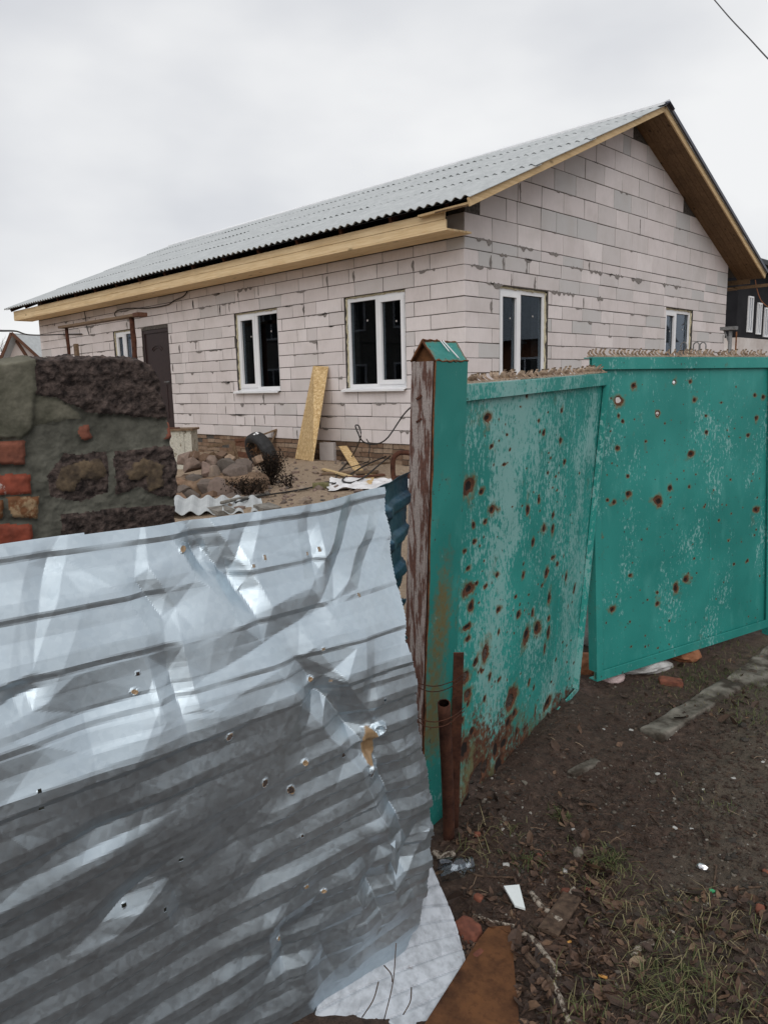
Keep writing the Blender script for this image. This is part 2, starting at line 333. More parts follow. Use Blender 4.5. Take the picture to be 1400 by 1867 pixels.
M['brick_b'] = m_peel('mortar_smeared_brick', (0.30, 0.205, 0.115), (0.20, 0.085, 0.035), 0.52, 14, 1.0)
M['brick_w'] = m_peel('lime_spotted_brick', (0.50, 0.42, 0.38), (0.27, 0.062, 0.034), 0.60, 22, 1.0)
M['white_panel'] = m_peel('white_enamel_panel', (0.47, 0.50, 0.54), (0.20, 0.095, 0.05), 0.33, 12, 1.0, 0.45)
M['concrete'] = m_simple('concrete', (0.115, 0.105, 0.092), (0.25, 0.235, 0.21), 14, 0.92, 0.25, 0.6, 0.008, 7)
M['kerb'] = m_simple('soiled_concrete', (0.045, 0.036, 0.028), (0.20, 0.182, 0.155), 7, 0.95, 0.2, 0.9, 0.012, 8, lo=0.42, hi=0.62)
M['stone'] = m_tone('field_stone', ((0.0, (0.105, 0.092, 0.08)), (0.5, (0.20, 0.14, 0.115)), (1.0, (0.27, 0.215, 0.165))), 0.9, 0.25, 22)
M['rubber'] = m_simple('tyre_rubber', (0.012, 0.012, 0.013), (0.030, 0.030, 0.031), 20, 0.7, 0.4, 0.2, 0.004)
M['old_wood'] = m_wood('weathered_timber', (0.11, 0.070, 0.042), (0.24, 0.165, 0.105), 0, 0.4)
M['brown_wood'] = m_wood('brown_painted_timber', (0.085, 0.036, 0.022), (0.155, 0.075, 0.045), 0, 0.4)
M['strip_wood'] = m_wood('pale_batten', (0.50, 0.36, 0.18), (0.66, 0.50, 0.28), 0, 0.2)
M['cream_peel'] = m_peel('peeling_cream_paint', (0.50, 0.48, 0.41), (0.17, 0.13, 0.08), 0.42, 16, 0.4)
M['plastic'] = m_simple('white_polythene', (0.60, 0.60, 0.61), (0.76, 0.76, 0.77), 12, 0.4, 0.5, 0.2, 0.004)
M['bag'] = m_simple('dirty_white_bag', (0.22, 0.21, 0.20), (0.46, 0.45, 0.44), 14, 0.6, 0.4, 0.3, 0.006)
M['cable'] = m_simple('black_cable', (0.010, 0.010, 0.010), (0.022, 0.022, 0.022), 30, 0.55, 0.4)
M['wire'] = m_simple('galvanised_wire', (0.10, 0.10, 0.10), (0.22, 0.22, 0.22), 40, 0.5, 0.5)
M['leaf'] = m_tone('dead_leaf', ((0.0, (0.025, 0.016, 0.012)), (0.45, (0.085, 0.047, 0.030)), (0.8, (0.165, 0.096, 0.056)), (1.0, (0.27, 0.20, 0.13))), 0.7, 0.4, 90)
M['grass'] = m_tone('grass_blade', ((0.0, (0.032, 0.046, 0.014)), (0.4, (0.075, 0.095, 0.030)), (0.7, (0.15, 0.14, 0.060)), (1.0, (0.27, 0.22, 0.125))), 0.7, 0.3, 40)
M['dry'] = m_tone('dry_weed', ((0.0, (0.014, 0.010, 0.008)), (0.5, (0.040, 0.027, 0.017)), (1.0, (0.20, 0.10, 0.05))), 0.9, 0.2, 60)
M['pebble'] = m_tone('pebble', ((0.0, (0.035, 0.029, 0.024)), (0.6, (0.13, 0.11, 0.09)), (0.9, (0.17, 0.15, 0.125)), (1.0, (0.36, 0.34, 0.31))), 0.85, 0.3, 80)
M['birch'] = m_peel('birch_bark', (0.36, 0.31, 0.255), (0.085, 0.060, 0.043), 0.50, 70, 1.0)
M['twig'] = m_simple('brown_twig', (0.045, 0.029, 0.021), (0.12, 0.08, 0.055), 50, 0.9, 0.25)
M['ceramic'] = m_simple('white_glazed_shard', (0.66, 0.70, 0.70), (0.76, 0.80, 0.80), 8, 0.2, 0.5, 0.0, 0.001)
M['paper'] = m_simple('white_paper_scrap', (0.30, 0.29, 0.275), (0.50, 0.49, 0.47), 60, 0.8, 0.3)
M['moss'] = m_simple('mossy_block', (0.10, 0.095, 0.045), (0.20, 0.18, 0.09), 20, 0.95, 0.2)
M['heap'] = m_simple('brown_earth', (0.10, 0.065, 0.042), (0.25, 0.17, 0.115), 12, 0.95, 0.2, 0.8, 0.02)
M['terracotta'] = m_simple('terracotta', (0.17, 0.065, 0.030), (0.28, 0.12, 0.06), 18, 0.8, 0.3)
M['pink'] = m_simple('pink_cloth', (0.40, 0.30, 0.29), (0.55, 0.44, 0.43), 18, 0.9, 0.2)
M['black_wall'] = m_simple('black_render', (0.008, 0.008, 0.010), (0.016, 0.016, 0.019), 2, 0.8, 0.2)
M['white_wall'] = m_simple('pale_limewash', (0.50, 0.45, 0.42), (0.68, 0.65, 0.63), 1.6, 0.9, 0.2)
M['shed_wall'] = m_simple('pale_pink_render', (0.46, 0.40, 0.37), (0.56, 0.50, 0.47), 1.2, 0.9, 0.2)
M['tile_dk'] = m_simple('dark_roof_tile', (0.016, 0.018, 0.022), (0.035, 0.038, 0.044), 5, 0.6, 0.4)
M['bark'] = m_simple('bare_bark', (0.060, 0.050, 0.046), (0.12, 0.10, 0.092), 6, 0.9, 0.2)
M['foil'] = Mat('foil_wrapper', 0.25, 0.9).color((0.7, 0.7, 0.72)).m
M['green_foil'] = m_simple('green_wrapper', (0.02, 0.25, 0.09), (0.05, 0.36, 0.15), 40, 0.4, 0.5)
M['filter'] = m_simple('cigarette_filter', (0.50, 0.25, 0.07), (0.62, 0.34, 0.11), 80, 0.8, 0.2)
def m_jar():
    m = m_glass(); m.name = 'jar_glass'; t = m.node_tree
    for n_ in t.nodes:
        if n_.type == 'BSDF_TRANSPARENT': n_.inputs[0].default_value = (0.86, 0.90, 0.89, 1)
        if n_.type == 'MATH' and n_.operation == 'MULTIPLY_ADD': n_.inputs[2].default_value = 0.10
        if n_.type == 'BSDF_GLOSSY': n_.inputs['Roughness'].default_value = 0.06
    return m
M['jar'] = m_jar()

# ================================================================== GROUND
def hgt(x, y):
    x = np.asarray(x, float); y = np.asarray(y, float)
    z = 0.40*sstep(3.3, 0.3, x)*sstep(-9.5, -5.0, y)
    z = z+0.10*np.exp(-(((x+2.4)/1.5)**2+((y+0.7)/0.7)**2))+0.07*np.exp(-(((x+0.7)/0.9)**2+((y+0.25)/0.5)**2))
    near = np.exp(-(((x-5.0)/2.2)**2+((y+5.2)/3.0)**2))
    z = z+near*(0.022*n2(x, y, 3.1, 1.0, 3)+0.014*n2(x, y, 10.0, 2.0, 3)+0.014*np.maximum(0, n2(x, y, 26.0, 3.0, 3)))
    z = z+0.055*np.exp(-(((x-4.80+0.218*(y+5.9))/0.12)**2))*sstep(-6.3, -6.0, y)*sstep(-4.7, -5.2, y)    # soil banked along the sagging leaf
    yard = sstep(2.5, 0.8, x)*sstep(-16, -13, x)*sstep(-5.5, -4.5, y)*sstep(1.0, 0.0, y)
    z = z+yard*(0.045*n2(x, y, 1.9, 5.0, 3)+0.02*n2(x, y, 7.0, 6.0, 3))
    return z
def gz(x, y): return float(hgt(np.array([x]), np.array([y]))[0])
def atG(px, py, dz=0.0):
    """where a sight line meets the uneven ground"""
    d = ray(px, py); ts = np.linspace(1.2, 16.0, 3000); P = CAM+ts[:, None]*d
    k = np.argmax(P[:, 2] < hgt(P[:, 0], P[:, 1])); return P[k]+A(0, 0, dz)
def axis_pts(lo, hi, step, far, n):
    core = np.arange(lo, hi+1e-6, step); g = np.geomspace(step*1.5, far, n)
    return np.concatenate([(lo-g)[::-1], core, hi+g])
gx = np.concatenate([-np.geomspace(14, 1500, 22)[::-1], np.arange(-13, -5.9, 0.25), np.arange(-5.8, 1.4, 0.05), np.arange(1.45, 4.25, 0.12), np.arange(4.3, 6.4, 0.0095), np.arange(6.45, 9, 0.3), 6+np.geomspace(3.5, 1500, 20)])
gy = np.concatenate([-7.4-np.geomspace(0.3, 1500, 26)[::-1], np.arange(-7.4, -2.6, 0.0115), np.arange(-2.55, 0.4, 0.05), 0.4+np.geomspace(0.2, 1500, 30)])
GX, GY = np.meshgrid(gx, gy, indexing='ij'); fx, fy = GX.ravel(), GY.ravel()
fz = hgt(fx, fy)
# dish the ground out under the house so nothing of it pokes into the rooms
sand = sstep(3.9, 3.0, fx)*sstep(-40, -25, fx)*sstep(-14, -9, fy)*sstep(30, 14, fy)
dx_, dy_ = fx-5.55, fy+5.05
path = np.exp(-(((dx_*0.94+dy_*0.20)/0.36)**2))*np.where(fx > 4.0, 1, 0)*sstep(-7.6, -6.0, fy)*0.95+0.5*sstep(6.3, 7.2, fx)
ground = mesh('ground', np.stack([fx, fy, fz], -1), gridfaces(len(gx), len(gy)), M['ground'], None, True, {'sand': sand, 'path': path})
tag(ground, kind='structure')

# ================================================================== HOUSE
Z0, HX, HY = 0.756, -14.12, 8.95
RID = 4.475; SL = 0.43; ZS = 5.87
def zs(y): return ZS-SL*abs(y-RID)
fac = lambda a, d, z: (a, -d, z)          # facade plane Y=0, d outwards
gab = lambda a, d, z: (d, a, z)           # gable plane X=0, d outwards
house = empty('house', (-7.0, 4.4, 0.3), 'single-storey aerated block house under a grey corrugated roof behind the gates', 'house')
WZ = 2.956
FW = [(-5.27, -4.02, 1.58, WZ), (-2.34, -1.075, 1.575, WZ), (-10.0, -9.2, 1.58, WZ)]      # facade windows
DR = (-8.70, -7.61, 0.80, 2.885)
GW = [(0.78, 2.0, 1.556, WZ-0.01), (6.03, 7.25, 1.556, WZ-0.01)]
def holes_boxes(mb, to, a0, a1, z0, z1, d0, d1, holes):
    As = sorted({a0, a1}|{h[0] for h in holes}|{h[1] for h in holes}); Zs = sorted({z0, z1}|{h[2] for h in holes}|{h[3] for h in holes})
    for i in range(len(As)-1):
        zs_ = None
        for j in range(len(Zs)-1):
            ca, cz = (As[i]+As[i+1])/2, (Zs[j]+Zs[j+1])/2
            if any(h[0] < ca < h[1] and h[2] < cz < h[3] for h in holes):
                continue
            V = [to(a, d, z) for z in (Zs[j], Zs[j+1]) for a, d in ((As[i], d0), (As[i+1], d0), (As[i+1], d1), (As[i], d1))]
            mb.add(V, BOXF)
fm = MB(); holes_boxes(fm, fac, HX+0.012, -0.022, Z0+0.001, 3.80, -0.30, -0.0062, FW+[DR])
wall_f = fm.build('wall', M['mortar'], house)
gm = MB(); holes_boxes(gm, gab, 0.301, HY-0.012, Z0+0.001, 3.50, -0.30, -0.0062, GW)
pr = [(0.022, 3.501), (HY-0.012, 3.501), (HY-0.012, zs(HY)+0.06), (RID, zs(RID)+0.06), (0.022, zs(0)+0.06)]
gm.add([gab(a, d, z) for d in (-0.30, -0.0062) for a, z in pr], [tuple(range(5))[::-1], tuple(range(5, 10))]+[(i, (i+1) % 5, 5+(i+1) % 5, 5+i) for i in range(5)])
wall_g = gm.build('gable_wall', M['mortar'], house)
lg = MB(); pl5 = [(0.013, 3.805), (HY-0.012, 3.805), (HY-0.012, zs(HY)+0.06), (RID, zs(RID)+0.06), (0.013, zs(0)+0.06)]
lg.add([(HX+0.012+dd, a, z) for dd in (0, 0.28) for a, z in pl5], [tuple(range(5)), tuple(range(5, 10))[::-1]]+[(i, 5+i, 5+(i+1) % 5, (i+1) % 5) for i in range(5)]); lg.build('gable_wall', M['block'], house)
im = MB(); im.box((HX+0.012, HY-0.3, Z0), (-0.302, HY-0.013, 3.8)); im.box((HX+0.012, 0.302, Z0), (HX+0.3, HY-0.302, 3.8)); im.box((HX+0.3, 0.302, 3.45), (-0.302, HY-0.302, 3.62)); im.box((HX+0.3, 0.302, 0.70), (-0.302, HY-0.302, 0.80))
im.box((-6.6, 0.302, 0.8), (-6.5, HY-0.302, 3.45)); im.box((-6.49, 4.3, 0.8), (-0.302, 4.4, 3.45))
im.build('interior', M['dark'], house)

def clip(poly, f):
    o = []
    for i in range(len(poly)):
        p, q = poly[i], poly[(i+1) % len(poly)]; a, b = f(*p), f(*q)
        if a >= 0: o.append(p)
        if (a >= 0) != (b >= 0): t = a/(a-b); o.append((p[0]+t*(q[0]-p[0]), p[1]+t*(q[1]-p[1])))
    return o
def inset(poly, g):
    P = np.array(poly); n = len(P); out_ = []
    for i in range(n):
        a, b, c = P[i-1], P[i], P[(i+1) % n]; e1 = (b-a)/np.linalg.norm(b-a); e2 = (c-b)/np.linalg.norm(c-b)
        n1 = A(-e1[1], e1[0]); n2_ = A(-e2[1], e2[0]); k = 1+n1@n2_
        out_.append(b+g*(n1+n2_)/max(k, 0.35))
    return np.array(out_)
def area(poly): P = np.array(poly); return 0.5*np.sum(P[:, 0]*np.roll(P[:, 1], -1)-np.roll(P[:, 0], -1)*P[:, 1])
def subtract(a0, a1, ivs):
    segs = [(a0, a1)]
    for h0, h1 in ivs:
        ns = []
        for s0, s1 in segs:
            if h1 <= s0 or h0 >= s1: ns.append((s0, s1)); continue
            if s0 < h0: ns.append((s0, h0))
            if h1 < s1: ns.append((h1, s1))
        segs = ns
    return [s for s in segs if s[1]-s[0] > 0.035]
courses = [(Z0+0.2*k, Z0+0.2*(k+1)) for k in range(13)]+[(Z0+2.6, Z0+2.75)]+[(Z0+2.75+0.3*k, Z0+3.05+0.3*k) for k in range(8)]
blocks = []        # (wall, to, polygon, depth, tone, big)
def add_block(wall, to, a0, a1, z0, z1, depth, tone, f=None):
    poly = [(a0, z0), (a1, z0), (a1, z1), (a0, z1)]
    if f:
        for g in f:
            poly = clip(poly, g)
            if len(poly) < 3: return
    if area(poly) < 0.0015: return
    P = inset(poly, 0.0040+random.random()*0.0022)+np.array([[random.gauss(0, .0016), random.gauss(0, .0016)] for _ in range(len(poly))])
    if depth > 0.2: P[:, 0] = np.where(np.abs(P[:, 0]) < 0.03, 0.0028*np.sign(a0+a1), P[:, 0])
    if area(P) < 0.0005 or np.min(np.linalg.norm(np.diff(np.vstack([P, P[:1]]), axis=0), axis=1)) < 0.007: return
    blocks.append((wall, to, P, depth, tone))
for k, (z0, z1) in enumerate(courses):
    # facade, running left from the corner
    if k < 14:
        start = 0.0 if k % 2 == 0 else -0.3
        x = start; first = True
        while x > HX+0.05:
            L = 0.6
            if random.random() < 0.10 and not first: L = random.choice((0.3, 0.42, 0.25))
            x2 = max(x-L, HX)
            if x2-HX < 0.12: x2 = HX
            hv = [(h[0]-0.004, h[1]+0.004) for h in FW+[DR] if h[2] < (z0+z1)/2 < h[3]]
            for s0, s1 in subtract(x2, x, hv):
                t = min(1, max(0, random.gauss(0.72, 0.24)))
                add_block(wall_f, fac, s0, s1, z0, z1, 0.30 if (first and k % 2 == 0) else 0.06, t)
            x = x2; first = False
    # gable, running away from the corner
    hv = [(h[0]-0.004, h[1]+0.004) for h in GW if h[2] < (z0+z1)/2 < h[3]]
    y = 0.3 if (k % 2 == 0 and k < 14) else 0.0
    first = True
    while y < HY-0.05:
        L = 0.6
        if first and k >= 14: L = 0.6 if k % 2 == 0 else 0.33
        elif random.random() < 0.08 and not first: L = random.choice((0.25, 0.3, 0.42))
        if first and k % 2 == 1 and k < 14: L = 0.5 if k == 11 else 0.6
        y2 = min(y+L, HY)
        if HY-y2 < 0.12: y2 = HY
        for s0, s1 in subtract(y, y2, hv):
            t = random.gauss(0.52, 0.27) if k < 13 else random.gauss(0.48, 0.25)
            if k in (12, 13) and random.random() < 0.4: t -= 0.3
            add_block(wall_g, gab, s0, s1, z0, z1, 0.30 if (first and y == 0.0) else 0.06, min(1, max(0, t)),
                      [lambda a, z: (ZS+0.02-SL*(RID-a))-z, lambda a, z: (ZS+0.02-SL*(a-RID))-z] if k >= 14 else None)
        y = y2; first = False
def block_geo(to, P, depth):
    n = len(P); Q = inset(P, 0.004); off = random.uniform(-0.0015, 0.002)
    V = [to(a, off, z) for a, z in Q]+[to(a, off-0.004, z) for a, z in P]+[to(a, -depth, z) for a, z in P]
    Fs = [tuple(range(n))]+[(i, n+i, n+(i+1) % n, (i+1) % n) for i in range(n)]+[(n+i, 2*n+i, 2*n+(i+1) % n, n+(i+1) % n) for i in range(n)]+[tuple(range(2*n, 3*n))[::-1]]
    return V, Fs
def parea(b): return abs(area(proj([b[1](a, 0, z) for a, z in b[2]])))
blocks.sort(key=parea, reverse=True)
rest = {}
for i, b in enumerate(blocks):
    V, Fs = block_geo(b[1], b[2], b[3])
    if b[1] is gab: Fs = [f for f in Fs]
    if i < 300: mesh('block', V, Fs, M['block'], b[0], False, {'tone': [b[4]]*len(V)})
    else: rest.setdefault(id(b[0]), (b[0], MB()))[1].add(V, Fs, b[4])
for w, mb in rest.values(): tag(mb.build('blocks', M['block'], w), kind='stuff')

# mortar squeezed out of the joints
def smear(mb, to, a, z, L, horiz, wmax):
    n = max(5, int(L/0.018)); ts = np.linspace(0, 1, n); lo, hi = [], []
    ph = random.random()*50
    nv = vnoise(np.stack([ts*n*0.26+ph, ts*0, ts*0], -1)); nw = vnoise(np.stack([ts*n*0.8+ph+9, ts*0, ts*0+3], -1))
    for i, t in enumerate(ts):
        e = math.sin(math.pi*min(1, max(0, t)))**0.4
        w1 = e*wmax*max(0.12, 0.55+0.75*nv[i]); w2 = e*wmax*0.35*max(0.1, 0.5+0.6*nw[i])
        lo.append(w1); hi.append(w2)
    V = []
    for d in (0.0055, -0.006):
        for i, t in enumerate(ts):
            if horiz: V += [to(a+L*t, d, z-lo[i]-0.002), to(a+L*t, d, z+hi[i]+0.002)]
            else: V += [to(a-lo[i]*0.7-0.002, d, z+L*t), to(a+hi[i]+0.002, d, z+L*t)]
    m = 2*n; Fs = []
    for i in range(n-1):
        k = 2*i; Fs += [(k, k+2, k+3, k+1), (k, m+k, m+k+2, k+2), (k+1, k+3, m+k+3, m+k+1)]
    mb.add(V, Fs)
def free(a, z, L, hs, horiz):
    for h in hs:
        if a < h[1]+0.05 and a+(L if horiz else 0) > h[0]-0.05 and h[2]-0.05 < z+(0 if horiz else L/2) < h[3]+0.03: return False
    return True
sm = MB()
for i in range(190):
    k = random.randint(1, 13); z = courses[k][0]; a = random.uniform(HX+0.2, -0.6); L = random.choice((0.12, 0.2, 0.3, 0.55))
    if free(a, z, L, FW+[DR], True): smear(sm, fac, a, z, L, True, random.choice((0.015, 0.025, 0.05)))
for i in range(70):
    k = random.randint(0, 12); a = -0.3*random.randint(2, 44); z = courses[k][0]+random.choice((0, 0.04))
    if free(a, z, 0.16, FW+[DR], False): smear(sm, fac, a, z, 0.16, False, random.choice((0.015, 0.03, 0.05)))
tag(sm.build('mortar', M['smear'], wall_f), kind='stuff')
sm = MB()
for (px, py, Lp) in ((868, 432, .35), (935, 450, .5), (1000, 462, .3), (1040, 487, .35), (1075, 492, .4), (1110, 500, .5), (1150, 506, .5), (1205, 517, .3), (1225, 520, .4), (905, 462, .25), (955, 480, .2), (858, 482, .28), (885, 513, .4), (1003, 534, .3), (1025, 537, .35), (1088, 543, .2), (1070, 590, .15), (1345, 520, .3)):
    P = atX(px, py, 0.0); z = min((c[0] for c in courses), key=lambda c: abs(c-P[2]))
    if P[1]+Lp < HY: smear(sm, gab, P[1], z, Lp, True, 0.065)
for (px, py) in ((895, 478), (918, 470), (960, 492), (1074, 487), (1166, 425), (948, 358), (896, 570), (1063, 560), (932, 518), (975, 518), (1317, 622)):
    P = atX(px, py, 0.0); k = max(i for i, c in enumerate(courses) if c[0] <= P[2]); smear(sm, gab, P[1], courses[k][0], (courses[k][1]-courses[k][0])*0.85, False, 0.05)
for i in range(120):
    k = random.randint(4, 19); z = courses[k][0]; a = random.uniform(0.3, HY-0.5); L = random.choice((0.1, 0.15, 0.3))
    if free(a, z, L, GW, True) and z < zs(a)-0.3 and z < zs(a+L)-0.3: smear(sm, gab, a, z, L, True, random.choice((0.010, 0.014, 0.022)))
tag(sm.build('mortar', M['smear'], wall_g), kind='stuff')

# brick plinth, brick by brick
pm = MB(); pm.box((HX+0.02, 0.030, -0.3), (-0.02, 0.28, Z0-0.002)); pm.box((-0.28, 0.281, -0.3), (-0.030, HY-0.02, Z0-0.002))
plinth = pm.build('plinth', M['mortar'], house)
for k in range(6):
    z1 = Z0-0.004-0.077*k; z0 = z1-0.066; x = -0.005-(0.125 if k % 2 else 0)
    while x > -8.2:
        L = random.choice((0.25, 0.25, 0.12, 0.2)); x2 = x-L
        d = random.uniform(-0.004, 0.010); j = random.uniform(-0.004, 0.004); t = random.random()
        if random.random() > 0.05:
            V = [(x2+0.006, 0.012+d+random.uniform(-.004, .004), z0+j), (x-0.006, 0.012+d, z0+j+random.uniform(-.003, .003)), (x-0.006, 0.10, z0+j), (x2+0.006, 0.10, z0+j), (x2+0.006, 0.012+d, z1+j), (x-0.006, 0.012+d+random.uniform(-.004, .004), z1+j), (x-0.006, 0.10, z1+j), (x2+0.006, 0.10, z1+j)]
            mesh('brick', V, BOXF, M['plinth'], plinth, False, {'tone': [t]*8})
        x = x2

# windows
def bar(mb, to, a0, a1, z0, z1, d0, d1): mb.add([to(a, d, z) for z in (z0, z1) for a, d in ((a0, d0), (a1, d0), (a1, d1), (a0, d1))], BOXF)
def ring(mb, to, a0, a1, z0, z1, w, d0, d1):
    bar(mb, to, a0, a1, z0, z0+w, d0, d1); bar(mb, to, a0, a1, z1-w, z1, d0, d1)
    bar(mb, to, a0, a0+w, z0+w, z1-w, d0, d1-0.0006); bar(mb, to, a1-w, a1, z0+w, z1-w, d0, d1-0.0006)
def window(to, a0, a1, z0, z1, split, sash, sill=True):
    f = 0.012; mb = MB(); A0, A1, B0, B1 = a0+f, a1-f, z0+0.012, z1-0.022
    ring(mb, to, A0, A1, B0, B1, 0.058, -0.125, -0.055); ms = A0+(A1-A0)*split
    bar(mb, to, ms-0.035, ms+0.035, B0+0.058, B1-0.058, -0.123, -0.056)
    w = mb.build('window', M['upvc'], house)
    ops = [(A0+0.058, ms-0.035), (ms+0.035, A1-0.058)]
    for i, (p, q) in enumerate(ops):
        z_0, z_1 = B0+0.058, B1-0.058
        if i == sash:
            s = MB(); ring(s, to, p-0.012, q+0.012, z_0-0.012, z_1+0.012, 0.066, -0.118, -0.040); s.build('sash', M['upvc'], w); p += 0.054; q -= 0.054; z_0 += 0.054; z_1 -= 0.054
            h = MB(); bar(h, to, (p-0.045 if i == 1 else q+0.02), (p-0.022 if i == 1 else q+0.043), (z_0+z_1)/2-0.09, (z_0+z_1)/2+0.03, -0.13, -0.119); 
        g = MB(); bar(g, to, p-0.008, q+0.008, z_0-0.008, z_1+0.008, -0.092, -0.086); g.build('pane', M['glass'], w)
        bd = MB(); ring(bd, to, p-0.001, q+0.001, z_0-0.001, z_1+0.001, 0.009, -0.085, -0.078); bd.build('gasket', M['cable'], w)
        lb = MB(); bar(lb, to, (p+q)/2-0.005+0.06, (p+q)/2+0.055+0.03, z_1-0.30, z_1-0.275, -0.0855, -0.0848); lb.build('sticker', M['paper'], w)
    if sill:
        s = MB(); s.add([to(a, d, z) for a in (a0-0.05, a1+0.02) for d, z in ((-0.05, z0+0.020), (0.075, z0-0.012), (0.075, z0-0.040), (0.068, z0-0.040), (0.068, z0-0.020), (-0.05, z0+0.010))], [(0, 1, 2, 3, 4, 5), (6, 11, 10, 9, 8, 7)]+[(i, 6+i, 6+(i+1) % 6, (i+1) % 6) for i in range(6)])
        s.build('sill', M['upvc'], w)
    fo = MB()
    for side in (0, 1, 2):
        if side == 0: pts = [(a, z1-0.012) for a in np.linspace(a0+0.01, a1-0.01, 26)]
        else: x_ = a0+0.007 if side == 1 else a1-0.007; pts = [(x_, z) for z in np.linspace(z0+0.03, z1-0.02, 28)]
        fo.tube([to(a+random.uniform(-.006, .006), -0.05+random.uniform(-.012, .014), z+random.uniform(-.006, .006)) for a, z in pts], [random.uniform(0.010, 0.021) for _ in pts], 6)
    fo.build('foam_seal', M['foam'], w, True)
    return w
window(fac, *FW[0], 0.46, 0); window(fac, *FW[1], 0.52, 1); window(fac, *FW[2], 0.99, 0) if False else window(fac, *FW[2], 0.55, 0)
window(gab, *GW[0], 0.45, 0); window(gab, *GW[1], 0.45, 0)

# brown steel door with pressed arches
d = MB(); ring(d, fac, DR[0]+0.003, DR[1]-0.003, DR[2]+0.002, DR[3]-0.004, 0.07, -0.10, -0.02); door = d.build('door', M['door'], house)
d = MB(); bar(d, fac, DR[0]+0.06, DR[1]-0.06, DR[2]+0.06, DR[3]-0.06, -0.085, -0.04); d.build('leaf', M['door'], door)
ca = (DR[0]+DR[1])/2
for rr_, zc in ((0.20, 2.44), (0.15, 2.42)):
    t_ = MB(); t_.tube([fac(ca+rr_*1.1*math.cos(a), -0.038, zc+rr_*0.55*math.sin(a)) for a in np.linspace(0.25, math.pi-0.25, 22)], 0.010, 6); t_.build('arch_moulding', M['door'], door, True)
t_ = MB(); ring(t_, fac, ca-0.30, ca+0.30, 1.05, 1.75, 0.02, -0.042, -0.032); t_.build('panel_moulding', M['door'], door)
t_ = MB(); t_.tube([fac(DR[1]-0.13, -0.03, 1.80), fac(DR[1]-0.13, 0.02, 1.80)], 0.018, 8); t_.tube([fac(DR[1]-0.13, 0.015, 1.80), fac(DR[1]-0.25, 0.02, 1.80)], 0.009, 6); t_.build('handle', M['wire'], door)

# roof carcass: rafters, boards, sheets
XR0, XR1 = -14.69, 0.575
th = math.atan(SL); cs, sn = math.cos(th), math.sin(th)
def roofpt(x, y, dz=0.0): return (x, y, zs(y)+dz)
rm = MB()
for i in range(16):
    x = XR1-0.45-i*0.98
    rm.beam(roofpt(x, -0.50, 0.050), roofpt(x, RID-0.03, 0.055), 0.05, 0.085, side=(1, 0, 0)); rm.beam(roofpt(x, 2*RID+0.56, 0.055), roofpt(x, RID+0.03, 0.055), 0.05, 0.085, side=(1, 0, 0))
roof = rm.build('roof', M['rust_dk'], house)
ul = MB(); ul.add([(x, y, zs(y)+0.094-d) for d in (0, 0.004) for x, y in ((XR0+0.03, -0.585), (XR1-0.04, -0.585), (XR1-0.04, RID), (XR0+0.03, RID))]+[(x, y, zs(y)+0.094-d) for d in (0, 0.004) for x, y in ((XR1-0.04, 2*RID+0.585), (XR0+0.03, 2*RID+0.585), (XR0+0.03, RID+0.001), (XR1-0.04, RID+0.001))], [(0, 1, 2, 3), (7, 6, 5, 4), (0, 4, 5, 1), (8, 9, 10, 11), (15, 14, 13, 12), (8, 12, 13, 9)]); ul.build('eave_light_block', M['cable'], roof)  # black sheet added under the roofing to keep light out of the eave gap
PIT = (XR1-XR0)/105; NW = 7; SWD = PIT*NW
def sheet_mesh(nw, length, name, seg=8, amp=0.017, thick=0.007, pit=PIT):
    n = nw*seg+2; xs = np.arange(n)*pit/seg; w = amp*np.cos(xs/pit*2*math.pi+math.pi); ys = [0, 0.012, length*0.5, length]
    V = []; 
    for side in (0, 1):
        for y in ys:
            for x, z in zip(xs, w): V.append((x, y, z+(0 if side == 0 else -thick)))
    m = len(ys); Fs = []
    for s in (0, 1):
        for j in range(m-1):
            for i in range(n-1):
                q = [s*m*n+j*n+i, s*m*n+j*n+i+1, s*m*n+(j+1)*n+i+1, s*m*n+(j+1)*n+i]; Fs.append(q if s == 0 else q[::-1])
    for i in range(n-1): Fs.append([i, m*n+i, m*n+i+1, i+1]); Fs.append([(m-1)*n+i, (m-1)*n+i+1, m*n+(m-1)*n+i+1, m*n+(m-1)*n+i])
    for j in range(m-1): Fs.append([j*n, (j+1)*n, m*n+(j+1)*n, m*n+j*n]); Fs.append([j*n+n-1, m*n+j*n+n-1, m*n+(j+1)*n+n-1, (j+1)*n+n-1])
    me = bpy.data.meshes.new(name); me.from_pydata(V, [], Fs); me.materials.append(M['slate']); return me
SLEN = (RID+0.62)/cs; ROWS = [(0.0, 1.62), (1.50, 1.62), (3.00, 1.62), (4.50, SLEN-4.50)]
sms = [sheet_mesh(NW, r[1], 'roof_sheet') for r in ROWS]
rl = Vector(parent_loc(roof))
for side in (0, 1):
    for j, (s0, ln) in enumerate(ROWS):
        for i in range(15):
            o = bpy.data.objects.new('roof_sheet', sms[j]); tilt = -0.010
            y = -0.62+s0*cs; z = zs(-0.62)+s0*sn+0.118+0.006*(i % 2)+0.012+random.uniform(-.002, .002); x = XR0+i*SWD
            if side == 0: o.location = Vector((x, y+random.uniform(-.012, .012), z))-rl; o.rotation_euler = (th+tilt, 0, 0)
            else: o.location = Vector((x+SWD, 2*RID-y, z))-rl; o.rotation_euler = (th+tilt, 0, math.pi)
            link(o, roof)
rc = MB(); zt = zs(RID)+0.131
rc.add([(x, RID+dy, zt+dz) for x in (XR0-0.02, XR1+0.05) for dy, dz in ((-0.20, -0.052), (0, 0.042), (0.20, -0.052), (0.20, -0.088), (0, 0.006), (-0.20, -0.088))], [tuple(range(6)), tuple(range(6, 12))[::-1]]+[(i, 6+i, 6+(i+1) % 6, (i+1) % 6) for i in range(6)])
